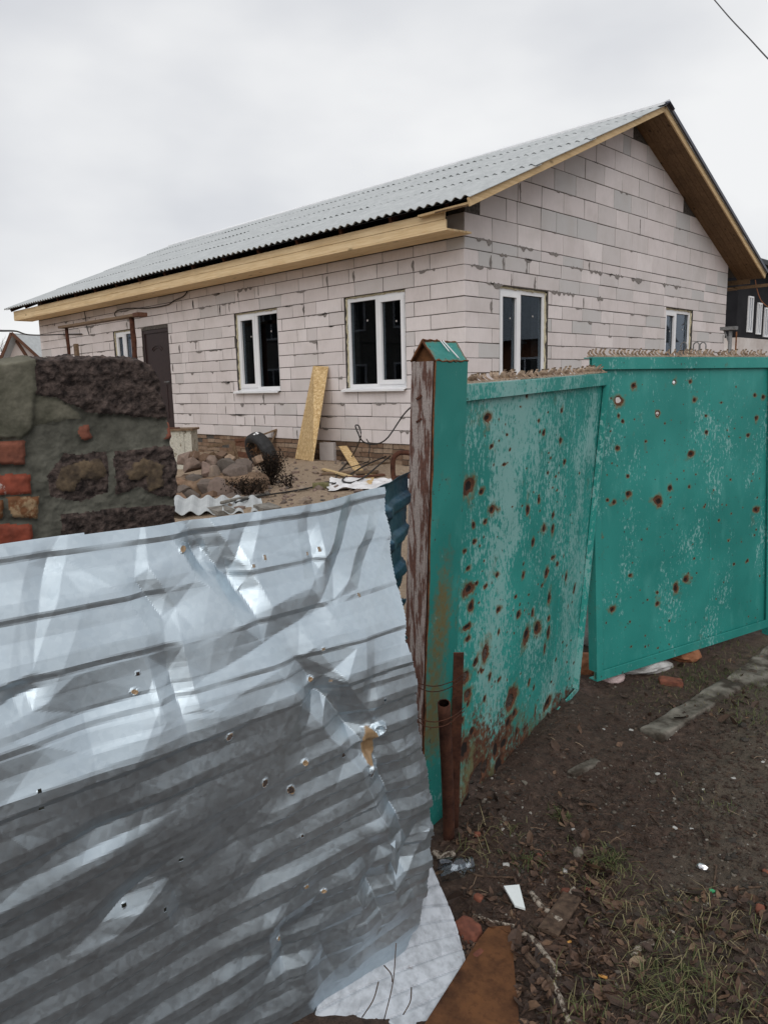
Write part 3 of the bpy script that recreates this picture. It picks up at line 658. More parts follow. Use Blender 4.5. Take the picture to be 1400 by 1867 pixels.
rc.build('ridge_cap', M['ridge_w'], roof)
rc = MB(); rc.tube([(XR1+0.052, RID-0.14, zt-0.06), (XR1+0.052, RID, zt-0.005), (XR1+0.052, RID+0.17, zt-0.075)], 0.022, 5); rc.build('ridge_end', M['ridge'], roof)
rc = MB(); rc.beam(roofpt(XR1+0.012, RID+0.02, 0.135), roofpt(XR1+0.012, 2*RID+0.6, 0.135), 0.035, 0.055, side=(1, 0, 0)); rc.build('edge_flashing', M['ridge'], roof)
# barge boards and gable soffit boards
for sg in (-1, 1):
    ye = RID+sg*(RID+0.60)
    b = MB(); b.beam(roofpt(0.545, ye, 0.048), roofpt(0.545, RID+sg*0.012, 0.048), 0.026, 0.098, side=(1, 0, 0), tone=0.9, b=0.002); b.build('barge_board', M['barge'], house)
    for i in range(5):
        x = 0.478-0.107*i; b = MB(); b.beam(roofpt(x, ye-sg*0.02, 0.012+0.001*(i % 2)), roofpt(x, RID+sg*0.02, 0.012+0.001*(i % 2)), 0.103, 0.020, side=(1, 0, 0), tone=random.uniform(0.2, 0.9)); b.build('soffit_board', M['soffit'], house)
# eave box: fascia and soffit boards
YF = -0.455
for z0, z1, joints in ((3.640, 3.742, (-14.46, -9.1, -3.2, 0.07)), (3.530, 3.6350, (-14.46, -6.4, -3.2, 0.09))):
    for x0, x1 in zip(joints[:-1], joints[1:]):
        b = MB(); b.beam((x0+0.002, YF-0.0125+random.uniform(-.004, .004), (z0+z1)/2), (x1-0.002, YF-0.0125, (z0+z1)/2), 0.025, z1-z0, side=(0, 1, 0), tone=random.uniform(0.7, 1), b=0.002); b.build('fascia_board', M['fascia'], house)
for i in range(4):
    y = YF+0.058+0.1125*i-0.03
    for x0, x1 in ((-14.455, -8.3+i*0.4), (-8.296+i*0.4, -2.6-0.5*i), (-2.596-0.5*i, 0.11+0.012*i)):
        b = MB(); b.beam((x0, y, 3.517), (x1, y, 3.517), 0.109, 0.022, side=(0, 1, 0), tone=random.uniform(0.4, 0.9)); b.build('soffit_board', M['fascia'], house)
b = MB(); b.beam((-14.47, YF, 3.62), (-14.47, 0.0, 3.62), 0.02, 0.19, side=(1, 0, 0), tone=0.7); b.build('box_end', M['fascia'], house)
b = MB(); b.beam((-0.30, -0.535, 3.72), (0.53, -0.545, 3.735), 0.06, 0.028, side=(0, 1, 0), tone=0.1); b.build('batten', M['barge'], house)
# rear eave box seen past the gable
Pb = atY(1400, 518, 2*RID+0.45)
for z0, z1, x1 in ((3.50, 3.565, Pb[0]+0.3), (3.60, 3.70, 0.30)):
    b = MB(); b.beam((-3.0, HY+0.45, (z0+z1)/2), (x1, HY+0.45, (z0+z1)/2), 0.025, z1-z0, side=(0, 1, 0), tone=0.4); b.build('fascia_board', M['soffit'], house)
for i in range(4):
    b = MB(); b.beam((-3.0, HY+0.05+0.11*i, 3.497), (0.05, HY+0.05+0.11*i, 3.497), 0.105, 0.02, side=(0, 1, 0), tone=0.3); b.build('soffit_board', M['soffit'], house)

# ================================================================== FENCE SHEETS
HD = math.radians(7.0); FT = A(math.sin(HD), math.cos(HD), 0); FN = A(math.cos(HD), -math.sin(HD), 0); FB = A(5.05, -6.88, 0)
def offz(z): return np.interp(z, [-0.1, 0.0, 0.3, 0.6, 0.8, 0.93, 1.00, 1.08, 1.345], [-0.070, -0.058, 0.002, 0.061, 0.104, 0.128, 0.122, 0.098, 0.0])
def offs(s_, z): return offz(z)-0.10*sstep(-0.06, 0.25, s_)*sstep(0.95, 1.3, z)+0.050*sstep(-0.35, 0.20, s_)*np.clip((1.15-z)/0.9, 0, 1)
def sz_at(px, py):
    o = 0.0
    for _ in range(14):
        P = atPl(px, py, FB+FN*o, FN); o = 0.4*o+0.6*float(offs((P-FB)@FT, P[2]))
    return float((P-FB)@FT), float(P[2])
edge_px = [(703, 898), (708, 960), (722, 1050), (742, 1170), (763, 1300), (784, 1450), (788, 1530), (778, 1615), (772, 1655)]
edge = np.array([sz_at(*e) for e in edge_px]); bot_px = [(772, 1655), (745, 1725), (690, 1795), (640, 1845), (600, 1872), (520, 1910)]
bot = np.array([sz_at(*e) for e in bot_px])
ss = np.concatenate([np.arange(-2.3, -1.0, 0.02), np.arange(-1.0, 0.42, 0.0031)]); zz = np.arange(-0.06, 1.346, 0.0036)
S, Z = np.meshgrid(ss, zz, indexing='ij')
Zc = Z-0.13*(S+0.5)*sstep(1.15, 0.65, Z)+0.013*n2(S, Z, 1.9, 11.0, 2)+0.0025*n2(S, Z, 6.0, 12.0, 2)
fr = np.mod(Zc/0.100+0.15, 1.0)
corr = np.interp(fr, [0, 0.26, 0.37, 0.60, 0.95, 1.0], [0, 0, 1, 1, 0, 0])*0.0066*(1+0.35*n2(S*0.3, Zc, 5.0, 71.0, 2))*(1+0.62*sstep(1.02, 0.82, Z))
flat = np.clip(1.0-1.0*sstep(0.30, 0.62, n2(S, Z, 3.2, 21.0, 2)), 0.25, 1)*(0.72+0.28*sstep(1.05, 0.9, Z))
D = 0.012*n2(S, Z, 2.3, 30.0, 2)
cr_pts = []
def crease(px0, py0, px1, py1, slope, w, sign=-1):
    global D
    a = np.array(sz_at(px0, py0)); b = np.array(sz_at(px1, py1)); c = (a+b)/2; L = np.linalg.norm(b-a)/2; t = (b-a)/(2*L); n = A(-t[1], t[0])
    u = (S-c[0])*t[0]+(Z-c[1])*t[1]; v = (S-c[0])*n[0]+(Z-c[1])*n[1]
    D += sign*slope*(np.maximum(0, w-np.abs(v)))*np.exp(-np.abs(u/L)**3*0.9)
    for tq in (-0.9, -0.3, 0.3, 0.9): cr_pts.extend([c+t*L*tq, c+t*L*tq+n*w, c+t*L*tq-n*w])
for c in ((335, 950, 445, 1090, .62, .045), (400, 990, 470, 1130, .5, .04), (445, 960, 425, 1060, .35, .03), (640, 935, 585, 1100, .5, .04), (690, 950, 650, 1080, .4, .035), (535, 1195, 690, 1385, .75, .05), (690, 1385, 740, 1520, .6, .05),
          (300, 1180, 335, 1310, .5, .035), (0, 1290, 75, 1255, .6, .03), (240, 1050, 300, 1130, .4, .035), (350, 990, 380, 1045, .8, .03), (600, 1230, 560, 1330, .3, .04), (130, 1530, 260, 1470, .35, .06), (180, 1690, 320, 1560, .45, .05),
          (510, 1650, 525, 1800, .4, .035), (310, 1600, 340, 1680, .5, .03), (660, 1560, 700, 1680, .6, .05), (720, 1600, 765, 1500, .6, .04), (560, 940, 575, 1060, .45, .03), (90, 1010, 70, 1090, .3, .03), (620, 1090, 400, 1225, .25, .06), (400, 1225, 0, 1360, .25, .07)):
    crease(*c)
for i in range(120):      # the buckles of a thin sheet that has been thrown about
    s0 = random.uniform(-1.0, 0.30); z0 = random.uniform(0.05, 1.32); a = random.uniform(0, math.pi); w = random.uniform(0.035, 0.12)*(0.75 if s0 > -0.05 else 1); k = random.uniform(0.10, 0.36)*random.choice((-1, 1))*(1.15 if s0 > -0.1 else (0.48 if z0 > 0.85 else 0.85))
    du, dv = S-s0, Z-z0; v = -du*math.sin(a)+dv*math.cos(a)
    D += k*(np.abs(v)-w*0.35)*np.exp(-(du*du+dv*dv)/(2*(w*0.75)**2))
# flat facets between the creases: the buckled shape is carried by a random net of triangles
from mathutils.geometry import delaunay_2d_cdt
fp_ = [(a, b) for a in (-2.35, 0.46) for b in np.linspace(-0.1, 1.38, 9)]+[(a, b) for a in np.linspace(-2.2, 0.4, 20) for b in (-0.1, 1.38)]+[tuple(q) for q in cr_pts]
rf = random.Random(4); tries = 0
while len(fp_) < 520 and tries < 20000:
    tries += 1; q = (rf.uniform(-2.3, 0.44), rf.uniform(-0.08, 1.37)); md = 0.045 if q[0] > -0.15 else (0.085 if q[0] > -1.05 else 0.16)
    if all((q[0]-o_[0])**2+((q[1]-o_[1])*1.2)**2 > md*md for o_ in fp_): fp_.append(q)
dv, de, df = delaunay_2d_cdt([Vector(q) for q in fp_], [], [], 0, 1e-5)[:3]
dv = np.array([v[:] for v in dv]); ii = np.clip(np.searchsorted(ss, dv[:, 0]), 0, len(ss)-1); jj = np.clip(np.searchsorted(zz, dv[:, 1]), 0, len(zz)-1)
dval = D[ii, jj]+np.random.default_rng(3).normal(0, 1, len(dv))*np.where((dv[:, 0] > -0.2) | (dv[:, 1] < 0.5), 0.0026, 0.0009); FD = D.copy()
for f in df:
    (x0, y0), (x1, y1), (x2, y2) = dv[f[0]], dv[f[1]], dv[f[2]]; den = (y1-y2)*(x0-x2)+(x2-x1)*(y0-y2)
    if abs(den) < 1e-9: continue
    i0, i1 = np.searchsorted(ss, min(x0, x1, x2)), np.searchsorted(ss, max(x0, x1, x2))+1; j0, j1 = np.searchsorted(zz, min(y0, y1, y2)), np.searchsorted(zz, max(y0, y1, y2))+1
    a_, b_ = S[i0:i1, j0:j1], Z[i0:i1, j0:j1]
    if not a_.size: continue
    l0 = ((y1-y2)*(a_-x2)+(x2-x1)*(b_-y2))/den; l1 = ((y2-y0)*(a_-x2)+(x0-x2)*(b_-y2))/den; l2 = 1-l0-l1; m_ = (l0 >= -1e-6) & (l1 >= -1e-6) & (l2 >= -1e-6)
    FD[i0:i1, j0:j1][m_] = (l0*dval[f[0]]+l1*dval[f[1]]+l2*dval[f[2]])[m_]
D = 0.5*FD+0.5*D+offs(S, Z)+corr*flat
D += 0.0006*n2(S, Z, 16, 41.0, 2)
smax = np.interp(Z, edge[::-1, 1], edge[::-1, 0])+0.006*n2(Z*0+0.5, Z, 30, 50.0, 3)
keep = (S < smax) & (Z > np.interp(S, bot[::-1, 0], bot[::-1, 1])+0.005*n2(S, S*0, 30, 51.0, 2)) & (Z < 1.343+0.004*n2(S, S*0, 9, 52.0, 3))
dirt = np.zeros_like(S)
def puncture(px, py, rs, rz, lip=0.006, drt=0.0, cut=True, ang=0.0):
    global D, keep
    s0, z0 = sz_at(px, py); du, dv = S-s0, Z-z0; c, s_ = math.cos(ang), math.sin(ang); u = (du*c+dv*s_)/rs; v = (-du*s_+dv*c)/rz
    q = np.sqrt(u*u+v*v)*(1+0.25*n2(S*1, Z, 70, px*0.1, 2))
    if cut: keep &= ~(q < 1)
    D += lip*np.exp(-((q-1.2)/0.5)**2)
    if drt: np.maximum(dirt, drt*np.clip(2.0-q, 0, 1), out=dirt)
for px, py in ((143, 1138), (193, 1155), (248, 1052), (460, 1030), (480, 1015), (515, 1005), (580, 1000), (560, 1010), (635, 1065), (655, 1085), (640, 1190), (610, 1245), (255, 1230), (70, 1440), (120, 1430), (75, 1470), (630, 1380), (660, 1375), (700, 1275), (590, 1185), (230, 1655), (155, 1600), (330, 1565), (110, 1840), (300, 1655), (685, 1090), (660, 1240), (500, 1480), (545, 1520)):
    if random.random() < .45: puncture(px, py, random.uniform(.0015, .0035), random.uniform(.0015, .004), 0.001, 0, True, random.uniform(0, 3))
puncture(677, 1362, 0.011, 0.036, 0.006, 1.1, False, 0.2); puncture(681, 1408, 0.007, 0.012, 0.008); puncture(690, 1330, 0.010, 0.010, 0.012, 0, False)
for px, py, r in ((578, 1245, .008), (250, 1265, .007), (480, 1425, .009), (530, 1440, .010), (555, 1390, .008), (418, 1343, .009), (333, 1000, .008), (553, 1612, .007), (585, 1620, .006), (516, 1677, .007), (512, 1715, .005)):
    puncture(px, py, r*.75, r*.55, 0.003, 0.95, r > 0.0085, px*.01)
Pxyz = FB[None, None, :]+S[..., None]*FT+D[..., None]*FN+Z[..., None]*A(0, 0, 1)
gf = gridfaces(*S.shape); kf = keep.ravel()[gf].all(axis=1)
def compact(V, Fq, attrs):
    used = np.zeros(len(V), bool); used[Fq.ravel()] = True; idx = np.cumsum(used)-1
    return V[used], idx[Fq], {k: v.ravel()[used] for k, v in attrs.items()}
V, Fq, at_ = compact(Pxyz.reshape(-1, 3), gf[kf], {'dirt': dirt})
ms = mesh('metal_sheet', V, Fq, M['steel'], None, False, at_)
so = ms.modifiers.new('thickness', 'SOLIDIFY'); so.thickness = 0.0008; so.offset = -1
tag(ms, 'large crumpled galvanised corrugated sheet, holed and dented, used as fence', 'metal sheet')
# bent lip where the steel has torn outwards
fl0 = np.array([FB+FT*q_[0]+A(0, 0, q_[1]) for q_ in (sz_at(700, 1525), sz_at(738, 1508), sz_at(728, 1560), sz_at(712, 1588))])+FN*(float(offz(0.4))+0.055)
t_ = MB(); t_.add([fl0[0]-FN*0.03, fl0[1]-FN*0.035, (fl0[0]+fl0[2])/2+FN*0.004, fl0[2]-FN*0.012, fl0[3]+FN*0.004], [(0, 2, 1), (1, 2, 3), (0, 4, 2), (2, 4, 3)]); t_.build('torn_flap', M['steel'], ms)

# the sheet behind it, shade put into its colour, going back to the gate post
Q0, Q1 = atD(672, 897, 1.93), atD(752, 897, 2.44); Q0[2] = Q1[2] = 0
qd = (Q1-Q0); QL = np.linalg.norm(qd); qd /= QL; qn = A(qd[1], -qd[0], 0)
us = np.linspace(0, QL, 90); zq = np.arange(0.02, 1.335, 0.006); U, Zq = np.meshgrid(us, zq, indexing='ij')
Dq = np.interp(np.mod(Zq/0.098+0.02*np.sin(U*8), 1), [0, .5, .6, .88, .97, 1], [0, 0, 1, 1, 0, 0])*0.012+0.02*n2(U, Zq, 4, 61.0, 3)
for i in range(30):
    s0 = random.uniform(0, QL); z0 = random.uniform(0.1, 1.3); a = random.uniform(0, math.pi); w = random.uniform(.03, .09)
    du, dv = U-s0, Zq-z0; Dq += random.uniform(-.5, .5)*(np.abs(-du*math.sin(a)+dv*math.cos(a))-w*.35)*np.exp(-(du*du+dv*dv)/(2*(w*.8)**2))
def uz_q(px, py): P = atPl(px, py, Q0, qn); return float((P-Q0)@qd), float(P[2])
eq = np.array([uz_q(*e) for e in ((745, 895), (742, 960), (738, 1010), (727, 1062), (722, 1085), (733, 1092), (728, 1120), (722, 1148), (730, 1168), (738, 1180), (735, 1400))])
kq = U < np.interp(Zq, eq[::-1, 1], eq[::-1, 0])+0.004*n2(U, Zq, 40, 5.0, 2)
Vq = Q0+U[..., None]*qd+Dq[..., None]*qn+Zq[..., None]*A(0, 0, 1)
gq = gridfaces(*U.shape); V, Fq, at_ = compact(Vq.reshape(-1, 3), gq[kq.ravel()[gq].all(axis=1)], {'dirt': np.zeros_like(U)})
m2 = mesh('metal_sheet', V, Fq, M['steel_shade'], None, True, at_); so = m2.modifiers.new('thickness', 'SOLIDIFY'); so.thickness = 0.0008
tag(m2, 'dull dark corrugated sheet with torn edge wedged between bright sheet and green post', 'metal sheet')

# white pressed panel leaning out from under the fence sheet
wa, wb, wc = atD(786, 1578, 2.26), atZ(848, 1778, 0.005), atZ(800, 1880, 0.0); wd = atZ(640, 1930, 0.0)-FN*0.16; we = atD(700, 1500, 2.2)-FN*0.10
edge3 = curve([wa, atD(820, 1655, 2.23), atD(838, 1712, 2.17), wb, wc], 130)
inn = np.array([we+(wd-we)*t for t in np.linspace(0, 1, 130)])
tt = np.linspace(0, 1, 150); WP = inn[:, None, :]*(1-tt)[None, :, None]+edge3[:, None, :]*tt[None, :, None]
wn_ = np.cross(edge3[65]-inn[65], inn[-1]-inn[0]); wn_ /= np.linalg.norm(wn_); wn_ = wn_*np.sign(wn_@(CAM-wb))
II, JJ = np.meshgrid(np.arange(130)*40/130, np.arange(150)*46/150, indexing='ij')
rowv = II/4.6+JJ/13.0; colv = JJ/15.0+0.5*(np.floor(rowv) % 2)
groove = np.minimum(np.abs(np.mod(rowv, 1)-0.5)*2, 1); groove = -0.0045*np.exp(-((np.mod(rowv, 1)-0.5)/0.06)**2)-0.0020*np.exp(-((np.mod(colv, 1)-0.5)/0.02)**2)
WP = WP+(groove+0.006*n2(II, JJ, 0.12, 3.0, 2))[..., None]*wn_
wp = mesh('pressed_panel', WP.reshape(-1, 3), gridfaces(130, 150), M['white_panel'], None, False); so = wp.modifiers.new('thickness', 'SOLIDIFY'); so.thickness = 0.002
tag(wp, 'white enamelled panel pressed with a brick pattern poking out under crumpled sheet', 'metal panel')

# ================================================================== GREEN GATE POST
C0 = atZ(767, 1540, -0.03); C1 = atD(793, 658, 2.375)
def solve_w(P, d, px, lo=0.0, hi=0.5):
    for _ in range(40):
        m = (lo+hi)/2
        if abs(proj(P+d*m)[0]-proj(P)[0]) < abs(px-proj(P)[0]): lo = m
        else: hi = m
    return m
E1, E2 = A(-0.05, 1, 0)/np.linalg.norm(A(-0.05, 1, 0)), A(-1, -0.05, 0)/np.linalg.norm(A(-1, -0.05, 0))
w1, w2 = solve_w(C1, E1, 852), solve_w(C1, E2, 751); AX = C1-C0; AX = AX/AX[2]
post = empty('gate_post', C0, 'leaning green steel gate post with gabled cap and peeling white side', 'gate post')
def gridbox_face(P, du, dv, nu, nv, nrm, amp, seed):
    u, v = np.meshgrid(np.linspace(0, 1, nu), np.linspace(0, 1, nv), indexing='ij')
    X = P+u[..., None]*du+v[..., None]*dv; d_ = amp*fbm(X.reshape(-1, 3)*5+seed, 3).reshape(u.shape)*np.minimum(1, np.minimum(np.minimum(u, 1-u), np.minimum(v, 1-v))*12)
    return (X+d_[..., None]*nrm).reshape(-1, 3)
nrm1 = np.cross(AX, E1); nrm1 /= np.linalg.norm(nrm1); nrm1 *= np.sign(nrm1@(CAM-C1)); nrm2 = -E1
HP = C1-C0
def box8(P, a, b, c): return [P, P+a, P+a+b, P+b, P+c, P+a+c, P+a+b+c, P+b+c]
fp = gridbox_face(C0+nrm1*0.002, E1*w1, HP, 14, 120, nrm1, 0.006, 3.0); zrel = (fp[:, 2]-C0[2])/HP[2]; urel = ((fp-C0)@E1)/w1
stn = np.clip(0.75*np.exp(-(((zrel-0.52)/0.10)**2+((urel-0.55)/0.35)**2))+0.72*np.exp(-(((zrel-0.36)/0.14)**2+((urel-0.30)/0.4)**2))+0.55*np.exp(-((zrel-0.24)/0.08)**2)+0.25*sstep(0.9, 1.0, urel), 0, 1)
rst = 0.55*np.exp(-((urel-0.0)/0.03)**2)+0.40*sstep(0.97, 1, zrel)+0.3*np.exp(-((zrel-0.02)/0.02)**2)
mesh('front_plate', fp, gridfaces(14, 120), M['post'], post, True, {'stain': stn, 'rust': rst})
fp2 = gridbox_face(C0+nrm2*0.002+E2*0.006, E2*(w2-0.006), HP, 10, 120, nrm2, 0.007, 9.0); mesh('side_plate', fp2, gridfaces(10, 120), M['peel'], post, True)
mesh('core', box8(C0+E2*0.002+E1*0.002, E1*(w1-0.003), E2*(w2-0.004), HP-A(0, 0, 0.001)), BOXF, M['rust_dk'], post)
t_ = MB(); t_.tube(curve([C0+AX*h+E2*0.001+nrm1*0.003+E1*random.uniform(-.003, .003) for h in np.linspace(0.0, HP[2], 30)], 60), [random.uniform(.0015, .003) for _ in range(60)], 5); t_.build('weld_seam', M['rust'], post, True)
# gabled cap
o_ = 0.002; c0 = C1-E1*o_-E2*o_; rise = A(0, 0, 0.066); ww, dd_ = E1*(w1+2*o_), E2*(w2+2*o_)
tp = [c0, c0+ww, c0+ww+dd_, c0+dd_, c0+dd_*0.5+rise, c0+ww+dd_*0.5+rise]
def plate(P, Q, R_, T, name, mat, th_=0.005, nu=16, nv=10, seed=1.0):
    u, v = np.meshgrid(np.linspace(0, 1, nu), np.linspace(0, 1, nv), indexing='ij'); u, v = u[..., None], v[..., None]
    X = (P*(1-u)+Q*u)*(1-v)+(T*(1-u)+R_*u)*v; X = X.reshape(-1, 3)+(0.006*fbm(X.reshape(-1, 3)*30+seed, 3))[:, None]*A(0, 0, 1)
    ed = np.minimum(np.minimum(u, 1-u), np.minimum(v, 1-v)).ravel(); o = mesh(name, X, gridfaces(nu, nv), mat, post, False, {'rust': 0.75*np.exp(-(ed/0.05)**2), 'stain': 0.8*np.exp(-(ed/0.10)**2)})
    s_ = o.modifiers.new('thickness', 'SOLIDIFY'); s_.thickness = th_; return o
plate(tp[0], tp[1], tp[5], tp[4], 'cap_slope', M['post'], seed=2.0); plate(tp[3], tp[2], tp[5], tp[4], 'cap_slope', M['rust'], seed=4.0)
mesh('cap_end', [tp[0]+E1*0.02, tp[3]+E1*0.02, tp[4]+E1*0.02-rise*0.06, tp[0]+E1*0.03, tp[3]+E1*0.03, tp[4]+E1*0.03-rise*0.06], [(0, 1, 2), (5, 4, 3), (0, 3, 4, 1), (1, 4, 5, 2), (2, 5, 3, 0)], M['rust_or'], post)
t_ = MB(); t_.tube([tp[0]+(tp[1]-tp[0])*t+A(0, 0, random.uniform(-.004, .004)) for t in np.linspace(0, 1, 16)], [random.uniform(.0015, .0035) for _ in range(16)], 5); t_.tube([tp[4]+(tp[5]-tp[4])*t+A(0, 0, random.uniform(-.003, .006)) for t in np.linspace(0, 1, 16)], [random.uniform(.0015, .004) for _ in range(16)], 5)
for a_, b_ in ((0, 4), (4, 3)): t_.tube([tp[a_]+(tp[b_]-tp[a_])*t for t in np.linspace(0, 1, 10)], [random.uniform(.0012, .003) for _ in range(10)], 5)
t_.build('cap_weld', M['rust'], post, True)
sl_n = np.cross(tp[1]-tp[0], tp[4]-tp[0]); sl_n /= np.linalg.norm(sl_n); sl_n *= np.sign(sl_n[2])
t_ = MB()
for u0_, u1_, v1_ in ((0.47, 0.58, 0.40), (0.54, 0.72, 0.04)):
    t_.tube([tp[4]*(1-v)+tp[0]*v+(tp[1]-tp[0])*(u0_+(u1_-u0_)*v)+sl_n*0.006 for v in np.linspace(0.02, 1-v1_, 8)], [0.0022]*7+[0.001], 5)
t_.build('paint_drip', M['upvc'], post, True)
for py, sgn in ((728, 1), (770, 1)):
    t_ = MB(); k = atPl(760, py, C1+nrm2*0.004, nrm2); t_.beam(k, k+E2*-0.022+A(0, 0, 0.012), 0.008, 0.007); t_.build('bolt_stub', M['rust_dk'], post)

# rusty pipe, flat bar and the wires that tie them to the post
def gp(px, py, t): P = atD(px, py, t); return P
pt, pb = atD(809, 1282, 2.36), atZ(817, 1548, -0.03)
pv = pb-pt
pts = [pt+pv*t+A(0, 0, 0) for t in np.linspace(0, 1, 12)]; ni = 14
t_ = MB(); pts = np.array(pts)+np.array([FT*0.006*math.sin(t*2.5) for t in np.linspace(0, 1, 12)])
t_.tube(pts, 0.0205, ni, cap=False); t_.tube(pts[:4]-A(0, 0, 0.0), 0.0170, ni, cap=False)
r1 = len(t_.V)//1; a_ = 0; b_ = 12*ni
t_.F += [(a_+k, b_+k, b_+(k+1) % ni, a_+(k+1) % ni) for k in range(ni)]
o = t_.build('rusty_pipe', M['rust_dk'], None, True); tag(o, 'short open rusty pipe tied to the green gate post', 'pipe')
bt, bb = atD(836, 1190, 2.44), atZ(826, 1535, -0.03)
t_ = MB(); t_.beam(bt, bb, 0.034, 0.006, side=tuple(rt), b=0.001); o = t_.build('steel_bar', M['rust_dk']); tag(o, 'rusty flat steel bar standing beside pipe at the green gate post', 'steel bar')
def ring_wire(py, sag, seed):
    random.seed(seed); q = []
    l0 = atD(746, py-4, 2.33); 
    for px, dy, t in ((745, -6, 2.43), (758, 0, 2.335), (775, 6+sag, 2.315), (795, 8+sag, 2.325), (815, 3+sag, 2.335), (832, -4, 2.345), (842, -12, 2.40), (846, -16, 2.52)): q.append(atD(px, py+dy, t))
    return curve(q, 40)
for i, (py, s_) in enumerate(((1243, 0), (1250, 3), (1306, 2), (1312, 6))):
    t_ = MB(); t_.tube(ring_wire(py, s_, i), 0.0016, 5); o = t_.build('tie_wire', M['rust_dk'], None, True)
    tag(o, ('taut thin wire binding flat bar to post above the pipe', 'slack thin wire sagging under the taut one above the pipe', 'thin wire binding pipe mouth and flat bar to the post', 'loosest thin wire crossing the pipe just under its mouth')[i], 'wire', 'tie wires on the gate post')
random.seed(21)

# ================================================================== GATE LEAVES
def gate_leaf(name, tl, tr, bl, br, mat, blobs, label, seam, nose, bulge, stain_fn, rail, rust_fn):
    """rectangular leaf: bent sheet with shot holes, angle-iron frame, barbed steel strip along the top"""
    base = (bl+br)/2; base[2] = min(bl[2], br[2]); g = empty(name, base, label, 'gate', 'green gate leaves')
    nrm = np.cross(br-bl, tl-bl); nrm /= np.linalg.norm(nrm); nrm *= np.sign(nrm@(CAM-bl))
    W_, H_ = np.linalg.norm(br-bl), np.linalg.norm(tl-bl); nu, nv = int(W_/0.0036), int(H_/0.0040)
    u, v = np.meshgrid(np.linspace(0, 1, nu), np.linspace(0, 1, nv), indexing='ij')
    def pos(u, v): u, v = np.asarray(u)[..., None], np.asarray(v)[..., None]; return (bl*(1-u)+br*u)*(1-v)+(tl*(1-u)+tr*u)*v
    X = pos(u, v); a, z = u*W_, v*H_
    em = np.minimum(1, np.minimum(np.minimum(u, 1-u), np.minimum(v, 1-v))*7)
    D_ = em*(0.010*n2(a, z, 2.0, nose, 3)+0.003*n2(a, z, 7.0, nose+3, 2)+bulge*np.sin(u*math.pi)*np.sin(np.clip(v*1.2, 0, 1)*math.pi))
    D_ -= 0.0045*np.exp(-((a-seam*W_)/0.004)**2)
    stain = stain_fn(u, v, a, z); rust = rust_fn(u, v, a, z); hole = np.zeros(u.shape, bool)
    P2 = proj(X.reshape(-1, 3)).reshape(nu, nv, 2)
    for (bx, by, rx, ry, h) in blobs:
        # photo-plane centre to leaf coordinates, nearest grid node
        dpx = (P2[..., 0]-bx)**2+(P2[..., 1]-by)**2; k = np.unravel_index(np.argmin(dpx), u.shape)
        if dpx[k] > 60: continue
        Jx = np.linalg.norm(P2[min(k[0]+5, nu-1), k[1]]-P2[max(k[0]-5, 0), k[1]])/(a[min(k[0]+5, nu-1), 0]-a[max(k[0]-5, 0), 0])
        Jz = np.linalg.norm(P2[k[0], min(k[1]+5, nv-1)]-P2[k[0], max(k[1]-5, 0)])/(z[0, min(k[1]+5, nv-1)]-z[0, max(k[1]-5, 0)])
        ra, rz = rx/Jx, ry/Jz; i0, i1 = max(0, k[0]-int(6*ra/0.0036)-4), k[0]+int(6*ra/0.0036)+5; j0, j1 = max(0, k[1]-int(6*rz/0.0040)-4), k[1]+int(6*rz/0.0040)+5
        sl = (slice(i0, i1), slice(j0, j1)); q = np.hypot((a[sl]-a[k])/ra, (z[sl]-z[k])/rz)
        q = q*(1+0.75*n2(a[sl], z[sl], 0.30/max(min(ra, rz), 0.004), bx*0.37+by*0.11, 3))
        rust[sl] = np.maximum(rust[sl], np.clip(1.55-0.95*q, 0, 1.2)); stain[sl] = np.maximum(stain[sl], 0.85*np.clip(1.6-0.62*q, 0, 1))
        D_[sl] += -min(0.007, 0.22*ra)*np.exp(-(q/0.9)**2)+min(0.0015, 0.05*ra)*np.exp(-((q-1.35)/0.4)**2)
        if h: hole[sl] |= q < h
    D_ += 0.0
    Xf = (X+D_[..., None]*nrm).reshape(-1, 3); gf_ = gridfaces(nu, nv); ok = ~(hole.ravel()[gf_].any(axis=1))
    V, Fq, at = compact(Xf, gf_[ok], {'rust': rust, 'stain': stain})
    p = mesh('panel', V, Fq, mat, g, True, at); sm_ = p.modifiers.new('thickness', 'SOLIDIFY'); sm_.thickness = 0.0015; sm_.offset = -1
    # angle iron frame: a flat leg proud of the sheet, a web behind it
    def member(p0, p1, w, nm, inw):
        mb = MB(); mb.beam(p0+inw*w/2+nrm*0.017, p1+inw*w/2+nrm*0.017, w, 0.007, side=tuple(inw), b=0.001); mb.beam(p0+inw*0.003-nrm*0.012, p1+inw*0.003-nrm*0.012, 0.006, 0.052, side=tuple(inw)); mb.build(nm, mat, g)
    dn = (bl-tl)/np.linalg.norm(bl-tl); rtv = (br-bl)/np.linalg.norm(br-bl); rtt = (tr-tl)/np.linalg.norm(tr-tl)
    member(tl+dn*0.001, tr+dn*0.001, rail[0], 'top_rail', dn); member(bl-dn*0.0, br-dn*0.0, rail[1], 'bottom_rail', -dn)
    if rail[2]: member(bl-dn*rail[1], tl+dn*rail[0], rail[2], 'stile', rtv)
    member(br-dn*rail[1], tr+dn*rail[0], rail[3], 'stile', -rtv)
    if not rail[2]:
        mb = MB(); o1 = -rtv*(rail[3]+0.022)+nrm*0.016; mb.beam(br-dn*rail[1]+o1, tr+dn*rail[0]+o1, 0.014, 0.030, side=tuple(rtv), b=0.001); mb.build('stile', mat, g)
    # coil of flattened wire welded along the top
    n_t = int(np.linalg.norm(tr-tl)/0.0250); mb = MB(); ra_ = random.Random(int(nose*10))
